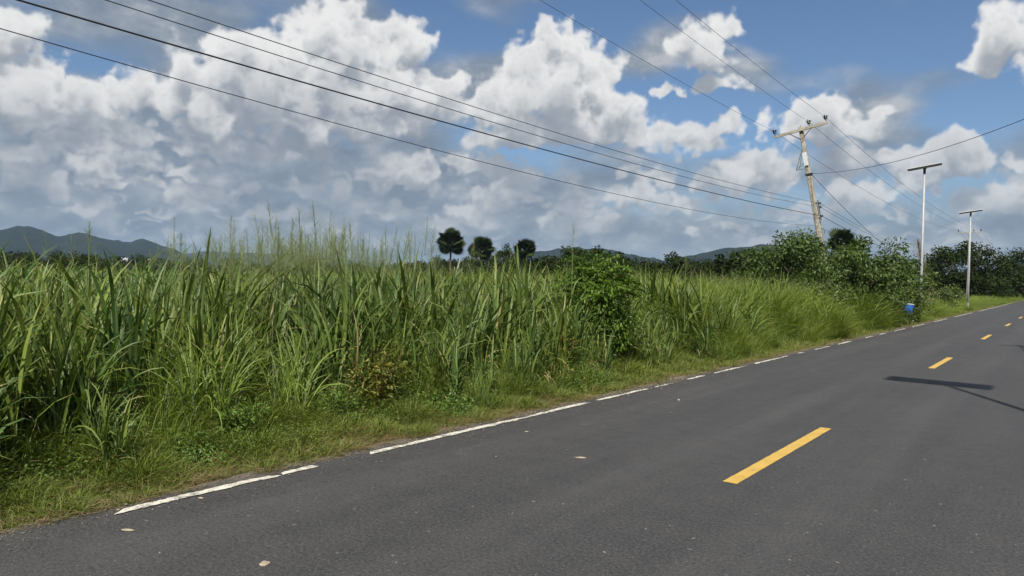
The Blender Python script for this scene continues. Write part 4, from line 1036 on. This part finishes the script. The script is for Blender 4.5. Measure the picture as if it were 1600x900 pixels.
def weed(name, label, x, y, H, W, stems, mat, smat, n, leaf, seed, flowers=None, cat='weed'):
    r = np.random.default_rng(seed); root = thing(name, label, cat, (x, y, -.05)); C, D = [], []
    for s in range(stems):
        a = r.uniform(0, 6.28); l = W * r.random(); h = H * r.uniform(.6, 1)
        pts = [Vector((0, 0, 0)), Vector((l * .4 * math.cos(a), l * .4 * math.sin(a), h * .5)), Vector((l * math.cos(a), l * math.sin(a), h))]
        MB().tube(pts, [.006, .005, .002], 5).build('stem', smat, root)
        for k in range(n):
            f = r.uniform(.25, 2); i = min(int(f), 1); p = pts[i].lerp(pts[i + 1], f - i); b = r.uniform(0, 6.28)
            q = r.uniform(.0, W * .28); C.append((p.x + q * math.cos(b), p.y + q * math.sin(b), p.z + r.normal(0, .03))); D.append((math.cos(b), math.sin(b), r.normal(.15, .4)))
    C, D = np.array(C), np.array(D); m = len(C); ln = U(r, .6, 1.3, m) * leaf
    V, F, A = leaves(C, D, np.stack([r.normal(0, .4, m), r.normal(0, .4, m), np.ones(m)], -1), ln, ln * .4, r.random(m)); ob('foliage', np_mesh('foliage', V, F, mat, A), root)
    return root
weed('feathery_weed', 'bushy feathery bright green weed at the foot of the pale grass clump', -6.3, 4.0, .46, .40, 18, M_FERNY, M_STEM, 110, .042, 1)
weed('feathery_weed', 'darker feathery weed between the big left clump and the verge', -6.75, 3.4, .48, .40, 14, M_WEED, M_STEM, 90, .045, 2)
weed('yellowing_weed', 'brownish yellow weed bush in front of the cane left of middle', -6.42, 5.9, .92, .46, 22, M_AUTUMN, M_REDSTEM, 70, .055, 3)
weed('feathery_weed', 'green weed bush beside the yellowing weed', -6.45, 5.3, .5, .36, 12, M_FERNY, M_STEM, 80, .045, 4)
weed('yellow_leaved_plant', 'thin plant with bright yellow leaves and reddish stems left of the shrub', -6.22, 9.6, .85, .26, 10, M_AUTUMN, M_REDSTEM, 34, .075, 5)
weed('climbing_weed', 'small leafy weed climbing the cane at the left picture edge', -6.9, 1.9, 1.05, .3, 9, M_WEED, M_REDSTEM, 40, .06, 6)
weed('yellow_weed', 'rounded yellow green weed in front of the broad-leaved bushes', -7.9, 27.2, 1.75, .55, 26, M_GUIN, M_STEM, 80, .07, 7)
# ------------------------------------------------------------------ trees, bushes and palms
def crown_geo(seed, rx, ry, h0, h1, clumps, per, leaf, rc, flat=1.0, droop=.2, up=.5, aspect=.5, dome=False):
    """leaf clumps spread unevenly through the crown's volume"""
    r = np.random.default_rng(seed); cs = []
    while len(cs) < clumps:
        q = r.normal(0, 1, 3); q /= np.linalg.norm(q); q *= r.uniform(.45, 1.0) ** .6
        if dome and q[2] < -.25: continue
        z = (h0 + h1) / 2 + q[2] * (h1 - h0) / 2
        wob = 1 + .22 * math.sin(3 * math.atan2(q[1], q[0]) + seed) + .12 * math.sin(7 * math.atan2(q[1], q[0]))
        cs.append((q[0] * rx * wob, q[1] * ry * wob, z))
    cs = np.array(cs); cr = rc * r.uniform(.55, 1.35, clumps)
    i = np.repeat(np.arange(clumps), per); n = len(i)
    o = r.normal(0, 1, (n, 3)); o /= np.linalg.norm(o, axis=1, keepdims=True); o *= (r.random(n) ** .4)[:, None]
    C = cs[i] + o * cr[i][:, None] * [1, 1, flat]
    D = o + r.normal(0, .6, (n, 3)) + [0, 0, -droop]; Nn = o * .5 + r.normal(0, .35, (n, 3)) + [0, 0, up]
    ln = leaf * U(r, .6, 1.3, n); tone = np.clip(np.repeat(r.random(clumps), per) * .55 + r.random(n) * .45, 0, .999)
    return leaves(C, D, Nn, ln, ln * aspect, tone, .22) + (cs,)

def tree(name, label, cat, loc, H, rx, trunk_h, clumps, per, leaf, mat, seed, rc=None, ry=None, group=None, bark=None, lean=(0, 0), flat=.8, dome=False, droop=.2, aspect=.5, h0=None, tr=None, limbs=9):
    root = thing(name, label, cat, loc, 0, group); r = random.Random(seed)
    rc = rc or rx * .34
    V, F, A, cs = crown_geo(seed, rx * .82, (ry or rx) * .82, (trunk_h if h0 is None else h0) + rc * .5, H - rc * .6, clumps, per, leaf, rc, flat, droop, .5, aspect, dome)
    if lean != (0, 0): V = V + np.stack([V[:, 2] * lean[0], V[:, 2] * lean[1], np.zeros(len(V))], -1)
    ob('crown', np_mesh('crown', V, F, mat, A), root)
    tr = tr or max(.05, H * .022); b = MB(); fork = Vector((lean[0] * trunk_h, lean[1] * trunk_h, trunk_h))
    b.tube([(0, 0, -.3), fork * .5 + Vector((tr * .6, 0, 0)), fork], [tr * 1.35, tr, tr * .8], 9)
    for k in range(min(limbs, len(cs))):
        c = Vector(cs[k]); c += Vector((c.z * lean[0], c.z * lean[1], 0)); m = fork.lerp(c, .55) + Vector((r.uniform(-.1, .1) * rx, r.uniform(-.1, .1) * rx, .06 * H))
        b.tube([fork - Vector((0, 0, .1)), m, c], [tr * .55, tr * .32, tr * .1], 6)
    b.build('trunk', bark or M_BARK, root, True)
    return root

def at(px_, D, y=440): p = along_ray(px_, y, D); return (p.x, p.y, -.1)
def ztop(px_, y, D): return along_ray(px_, y, D).z + .1

# broad-leaved bushes round the leaning pole
GB = 'broad-leaved bushes round the leaning pole'
tree('broad_leaved_bush', 'large broad-leaved bush left of the leaning pole, tallest of the group', 'bush', at(1234, 32.5), ztop(1234, 349, 32.5), 2.15, 1.0, 46, 170, .15, M_TEAK, 11, .52, group=GB, h0=.2, droop=.45, aspect=.48, tr=.06)
tree('broad_leaved_bush', 'lower broad-leaved bush at the left edge of the group', 'bush', at(1188, 33.5), ztop(1188, 380, 33.5), 1.4, .6, 22, 150, .145, M_TEAK, 12, .45, group=GB, h0=.2, droop=.45, tr=.05)
tree('broad_leaved_bush', 'wide broad-leaved bush just right of the leaning pole', 'bush', at(1345, 33.5), ztop(1345, 364, 33.5), 1.95, .8, 44, 170, .145, M_TEAK, 13, .50, group=GB, h0=.1, droop=.45, tr=.06)
tree('broad_leaved_bush', 'broad-leaved bush in front of the foot of the leaning pole', 'bush', at(1290, 32.0), ztop(1290, 404, 32.0), 1.0, .5, 26, 150, .14, M_TEAK, 14, .42, group=GB, h0=.1, droop=.4, tr=.05)
tree('broad_leaved_bush', 'broad-leaved bush at the right end of the group sloping to the dead trunk', 'bush', at(1392, 36), ztop(1392, 380, 36), 1.45, .6, 26, 150, .145, M_TEAK, 15, .45, group=GB, h0=.1, droop=.4, tr=.05)
GV = 'vine mounds behind the bin'
tree('vine_mound', 'dark tangled thicket below the broad-leaved bushes', 'thicket', (-7.5, 29.5, -.1), 1.95, 1.2, .2, 44, 110, .115, M_VINE, 21, .38, ry=1.2, group=GV, h0=-.1, tr=.04)
tree('vine_mound', 'dark thicket left of the bin', 'thicket', (-7.1, 34.0, -.1), 2.15, 1.05, .2, 40, 110, .115, M_VINE, 22, .38, ry=1.1, group=GV, h0=-.1, tr=.04)
tree('vine_mound', 'leafy vine mound right behind the bin, hiding the lamp foot', 'thicket', (-6.1, 38.6, -.1), ztop(1437, 436, 38.6), .78, .2, 44, 110, .13, M_VINE, 23, .42, ry=.9, group=GV, h0=-.1, tr=.04)
tree('vine_mound', 'lower vine mound between the two street lamps', 'thicket', (-7.0, 46, -.1), ztop(1465, 440, 46), 1.2, .2, 40, 100, .13, M_VINE, 24, .45, ry=1.0, group=GV, h0=-.1, tr=.04)
tree('vine_mound', 'small bush at the foot of the farther street lamp', 'thicket', (-7.2, 60, -.1), ztop(1500, 449, 58), .9, .2, 22, 60, .16, M_VINE, 25, .4, ry=.9, group=GV, h0=-.1, tr=.04)
tree('roadside_tree', 'lit leafy bush behind the nearer street lamp', 'tree', at(1420, 49), ztop(1420, 399, 49), 1.3, 1.1, 30, 60, .24, M_VINE, 26, .5, h0=.6, tr=.07)

tree('roadside_bush', 'low green bush on the verge beyond the farther lamp', 'bush', (-8.6, 78, -.1), 2.2, 1.3, .2, 26, 60, .2, M_VINE, 27, .45, h0=-.1, tr=.05)
tree('roadside_bush', 'low green bush between the leaning trunk and the farther lamp', 'bush', (-8.0, 57, -.1), 2.3, 1.4, .2, 30, 60, .18, M_VINE, 28, .45, h0=-.1, tr=.05)

# dead trunk hung with dry vines
dt = thing('dead_trunk', 'leaning dead trunk hung with dry brown vines behind the nearer lamp', 'dead trunk', (-6.72, 51.6, -.1))
MB().tube([(0, 0, -.2), (-.18, 0, 1.4), (-.5, 0, 3.0), (-.86, -.05, 4.7)], [.16, .13, .09, .03], 8).build('trunk', M_BARK, dt, True)
rr = np.random.default_rng(4); n = 700; t = rr.random(n) ** .8; C = np.stack([-.86 * t ** 1.2 + rr.normal(0, .05 + .20 * (1 - t)) * 1.0, rr.normal(0, .12 + .15 * (1 - t)), 4.75 * t - .05], -1)
V, F, A = blades(C, U(rr, 0, 6.28, n), np.radians(U(rr, -20, 60, n)), np.radians(U(rr, 60, 130, n)), U(rr, .3, .7, n), U(rr, .012, .03, n), 4, 1.2, None, rr.random(n)); ob('dry_vines', np_mesh('dry_vines', V, F, M_DEAD, A), dt)

# dark trees far off
GF = 'dark trees beyond the field'
for i, (px_, y, D, rx, th, lab) in enumerate([
    (1262, 378, 60, 2.2, .8, 'dark tree just behind the leaning pole and its bushes'),
    (1330, 384, 58, 2.0, .8, 'dark tree behind the bush right of the leaning pole'),
    (705, 404, 175, 3.4, .5, 'low dark bush at the foot of the first palm'),
    (872, 403, 150, 3.2, .5, 'low dark bush beneath the tall tree behind the lone stalk'),
    (918, 400, 150, 3.4, .5, 'dark bush between the two trees behind the lone stalk'),
    (990, 402, 150, 3.4, .5, 'dark bush left of the low tree behind the shrub right side'),
    (1030, 406, 150, 3.2, .5, 'dark bush touching the left of the round-headed tree'),
    (1068, 402, 150, 3.2, .5, 'dark bush touching the right of the round-headed tree'),
    (1105, 402, 140, 3.4, .5, 'dark bush midway between the round-headed tree and the bushes by the pole'),
    (625, 408, 185, 3.6, .5, 'faint low bush leftmost of the palm thicket'),
    (1158, 384, 72, 1.75, .8, 'dark rounded tree left of the broad-leaved bushes'),
    (1128, 400, 82, 1.7, .5, 'low dark tree beside the rounded one left of the bushes'),
    (1050, 388, 110, 2.5, 1.0, 'round-headed dark tree standing alone right of the glossy shrub'),
    (1085, 404, 120, 2.4, .8, 'low spreading dark tree right of the round-headed one'),
    (1010, 408, 115, 2.2, .7, 'low dark tree behind the right side of the glossy shrub'),
    (898, 378, 118, 2.5, 1.6, 'tall dark tree behind the lone seed stalk'),
    (935, 383, 122, 2.4, 1.2, 'dark tree right of the one behind the lone stalk'),
    (965, 394, 125, 2.6, .8, 'broad dark tree behind the glossy shrub top'),
    (862, 396, 128, 2.6, .8, 'low dark tree left of the lone seed stalk'),
    (788, 379, 165, 2.3, 3.5, 'thin dark tree between the second and third palm'),
    (768, 396, 168, 3.0, 1.0, 'dark bush under the second palm'),
    (808, 394, 160, 3.4, 1.0, 'dark bush under the third palm'),
    (735, 398, 160, 3.0, .8, 'dark bush between the first and second palm'),
    (682, 400, 165, 2.8, .8, 'dark bush left of the first palm'),
    (838, 398, 162, 3.0, .8, 'dark bush right of the third palm'),
    (655, 405, 170, 3.0, .6, 'low bush farther left of the first palm'),
    (25, 397, 150, 4.2, .6, 'dark tree at the far left edge above the cane'),
    (112, 393, 150, 3.6, 1.0, 'dark tree in front of the left hills'),
    (148, 400, 170, 3.0, .6, 'low dark tree right of the one before the left hills')]):
    h = ztop(px_, y, D)
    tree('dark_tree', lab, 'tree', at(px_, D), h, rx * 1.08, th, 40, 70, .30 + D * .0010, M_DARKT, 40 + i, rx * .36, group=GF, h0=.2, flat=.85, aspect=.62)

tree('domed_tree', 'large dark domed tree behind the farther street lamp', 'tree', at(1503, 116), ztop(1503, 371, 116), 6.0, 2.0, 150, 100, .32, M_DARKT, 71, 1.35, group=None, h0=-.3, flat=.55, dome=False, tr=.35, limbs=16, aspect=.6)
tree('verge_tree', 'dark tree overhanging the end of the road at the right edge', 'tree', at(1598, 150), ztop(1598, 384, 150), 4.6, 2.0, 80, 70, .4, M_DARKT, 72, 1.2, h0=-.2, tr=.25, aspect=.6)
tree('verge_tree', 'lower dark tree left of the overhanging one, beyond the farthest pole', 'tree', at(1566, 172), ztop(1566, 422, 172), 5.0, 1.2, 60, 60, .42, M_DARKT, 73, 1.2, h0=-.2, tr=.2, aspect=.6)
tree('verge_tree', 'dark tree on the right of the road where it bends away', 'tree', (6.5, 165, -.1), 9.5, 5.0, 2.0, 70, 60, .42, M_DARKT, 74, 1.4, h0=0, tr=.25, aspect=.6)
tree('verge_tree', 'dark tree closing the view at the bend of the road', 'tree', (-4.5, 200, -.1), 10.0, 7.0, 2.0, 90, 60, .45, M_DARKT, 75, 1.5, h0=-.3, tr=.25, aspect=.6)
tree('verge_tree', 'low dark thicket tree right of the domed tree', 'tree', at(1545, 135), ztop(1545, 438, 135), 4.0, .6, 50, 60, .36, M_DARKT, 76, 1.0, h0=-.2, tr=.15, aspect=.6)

# fan palms
def fan_frond(seed, R_=1.15, stalk=.95, segs=15, dead=False):
    r = np.random.default_rng(seed); V, F = [], []
    a = np.linspace(-2.1, 2.1, segs * 2 + 1)
    V.append((stalk, 0, 0))
    for k, q in enumerate(a):
        rad = R_ * (1.0 if k % 2 else .66) * (1 - .12 * abs(q) / 2.1) * r.uniform(.92, 1.05)
        V.append((stalk + rad * math.cos(q), rad * math.sin(q), (.10 if k % 2 else -.02) - .22 * (rad / R_) ** 2))
    F = [(0, k + 1, k + 2) for k in range(segs * 2)]
    V2, F2, A2 = blades([[0, 0, 0]], np.zeros(1), np.zeros(1), np.zeros(1), np.array([stalk + .1]), np.array([.09]), 2, 1, None, np.array([.5]))
    b = len(V); V = np.concatenate([np.array(V), V2 + [0, 0, -.01]])
    return np_mesh('frond', V, [np.array(F), F2 + b], M_PALM, {'rnd': np.concatenate([np.full(b, r.random() * .9), A2['rnd']]), 'along': np.full(len(V), .4)})
FANS = [fan_frond(s) for s in range(5)]
def palm(label, px_, ytop, D, cr, seed, n=40, lean=0.0):
    r = np.random.default_rng(seed); p = along_ray(px_, ytop, D); H = p.z + .1 - cr * .95
    root = thing('fan_palm', label, 'palm', (p.x, p.y, -.1), 0, 'fan palms beyond the field')
    pts = [(lean * (1 - k / 7) ** 2 * 1.0, 0, H * k / 7 - (.3 if k == 0 else 0)) for k in range(8)]
    MB().tube(pts, [.30, .24, .21, .20, .19, .19, .20, .22], 10).build('trunk', M_BARK, root, True)
    for k in range(n):
        z = 1 - 1.72 * (k + .5) / n; el = math.asin(max(-1, min(1, z))); az = k * 2.39996 + r.normal(0, .15); s = cr / 2.0 * r.uniform(.72, 1.12)
        ob('frond', FANS[k % 5], root, (0, 0, H), (r.uniform(-1.3, 1.3), -el + r.normal(0, .1), az), (s, s, s))
palm('tallest fan palm, leftmost of the three on the skyline', 705, 357, 150, 3.05, 1, 64)
palm('second of the three skyline palms, its crown half sunk in bushes', 752, 368, 160, 3.0, 2, 60)
palm('third of the three skyline palms, right of the thin tree', 820, 372, 160, 2.9, 3, 60)
palm('single fan palm rising behind the bushes right of the leaning pole', 1315, 355, 125, 2.4, 4, 44)
pt = thing('bare_trunk', 'pale bare trunk leaning beside the first palm', 'tree trunk', at(709, 120)); MB().tube([(0, 0, 0), (.25, .15, 2.0), (.75, .45, 4.2)], [.16, .13, .09], 8).tube([(.25, .15, 2.0), (.0, .0, 3.3)], [.09, .05], 7).build('trunk', M_PALEBARK, pt, True); MB().tube([(.75, .45, 4.2), (.95, .6, 4.6)], [.05, .02], 6).build('branch', M_PALEBARK, pt)

# far wood along the horizon
kinds_wood = []
for s in range(5):
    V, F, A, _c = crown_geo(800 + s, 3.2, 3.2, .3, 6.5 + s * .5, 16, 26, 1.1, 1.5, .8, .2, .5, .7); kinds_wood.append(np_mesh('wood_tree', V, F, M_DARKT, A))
rg = np.random.default_rng(33); n = 1500; px_ = rg.uniform(-80, 1700, n); D = rg.uniform(380, 1100, n); P = np.array([along_ray(a, 440, b) for a, b in zip(px_, D)])
sz = rg.uniform(.55, 1.25, n) * (1 + .3 * hnoise(P[:, 0], P[:, 1], 3, 160, 3))
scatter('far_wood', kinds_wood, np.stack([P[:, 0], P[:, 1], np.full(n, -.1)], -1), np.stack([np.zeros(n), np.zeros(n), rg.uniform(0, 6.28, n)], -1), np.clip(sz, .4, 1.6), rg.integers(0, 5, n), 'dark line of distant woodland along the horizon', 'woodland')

# ------------------------------------------------------------------ air
hz = MB().box((0, 2500, 108), (14000, 14000, 222)).build('haze', None)
hz['kind'] = 'stuff'; tag(hz, 'thin pale haze in the air over the fields', 'haze', None, 'stuff')
m = bpy.data.materials.new('haze_air'); m.use_nodes = True; nt = m.node_tree; nt.nodes.clear()
pv = nt.nodes.new('ShaderNodeVolumePrincipled'); pv.inputs['Color'].default_value = (.50, .72, 1, 1); pv.inputs['Density'].default_value = .00007; pv.inputs['Anisotropy'].default_value = .1
o_ = nt.nodes.new('ShaderNodeOutputMaterial'); nt.links.new(pv.outputs[0], o_.inputs['Volume'])
hz.data.materials.clear(); hz.data.materials.append(m)
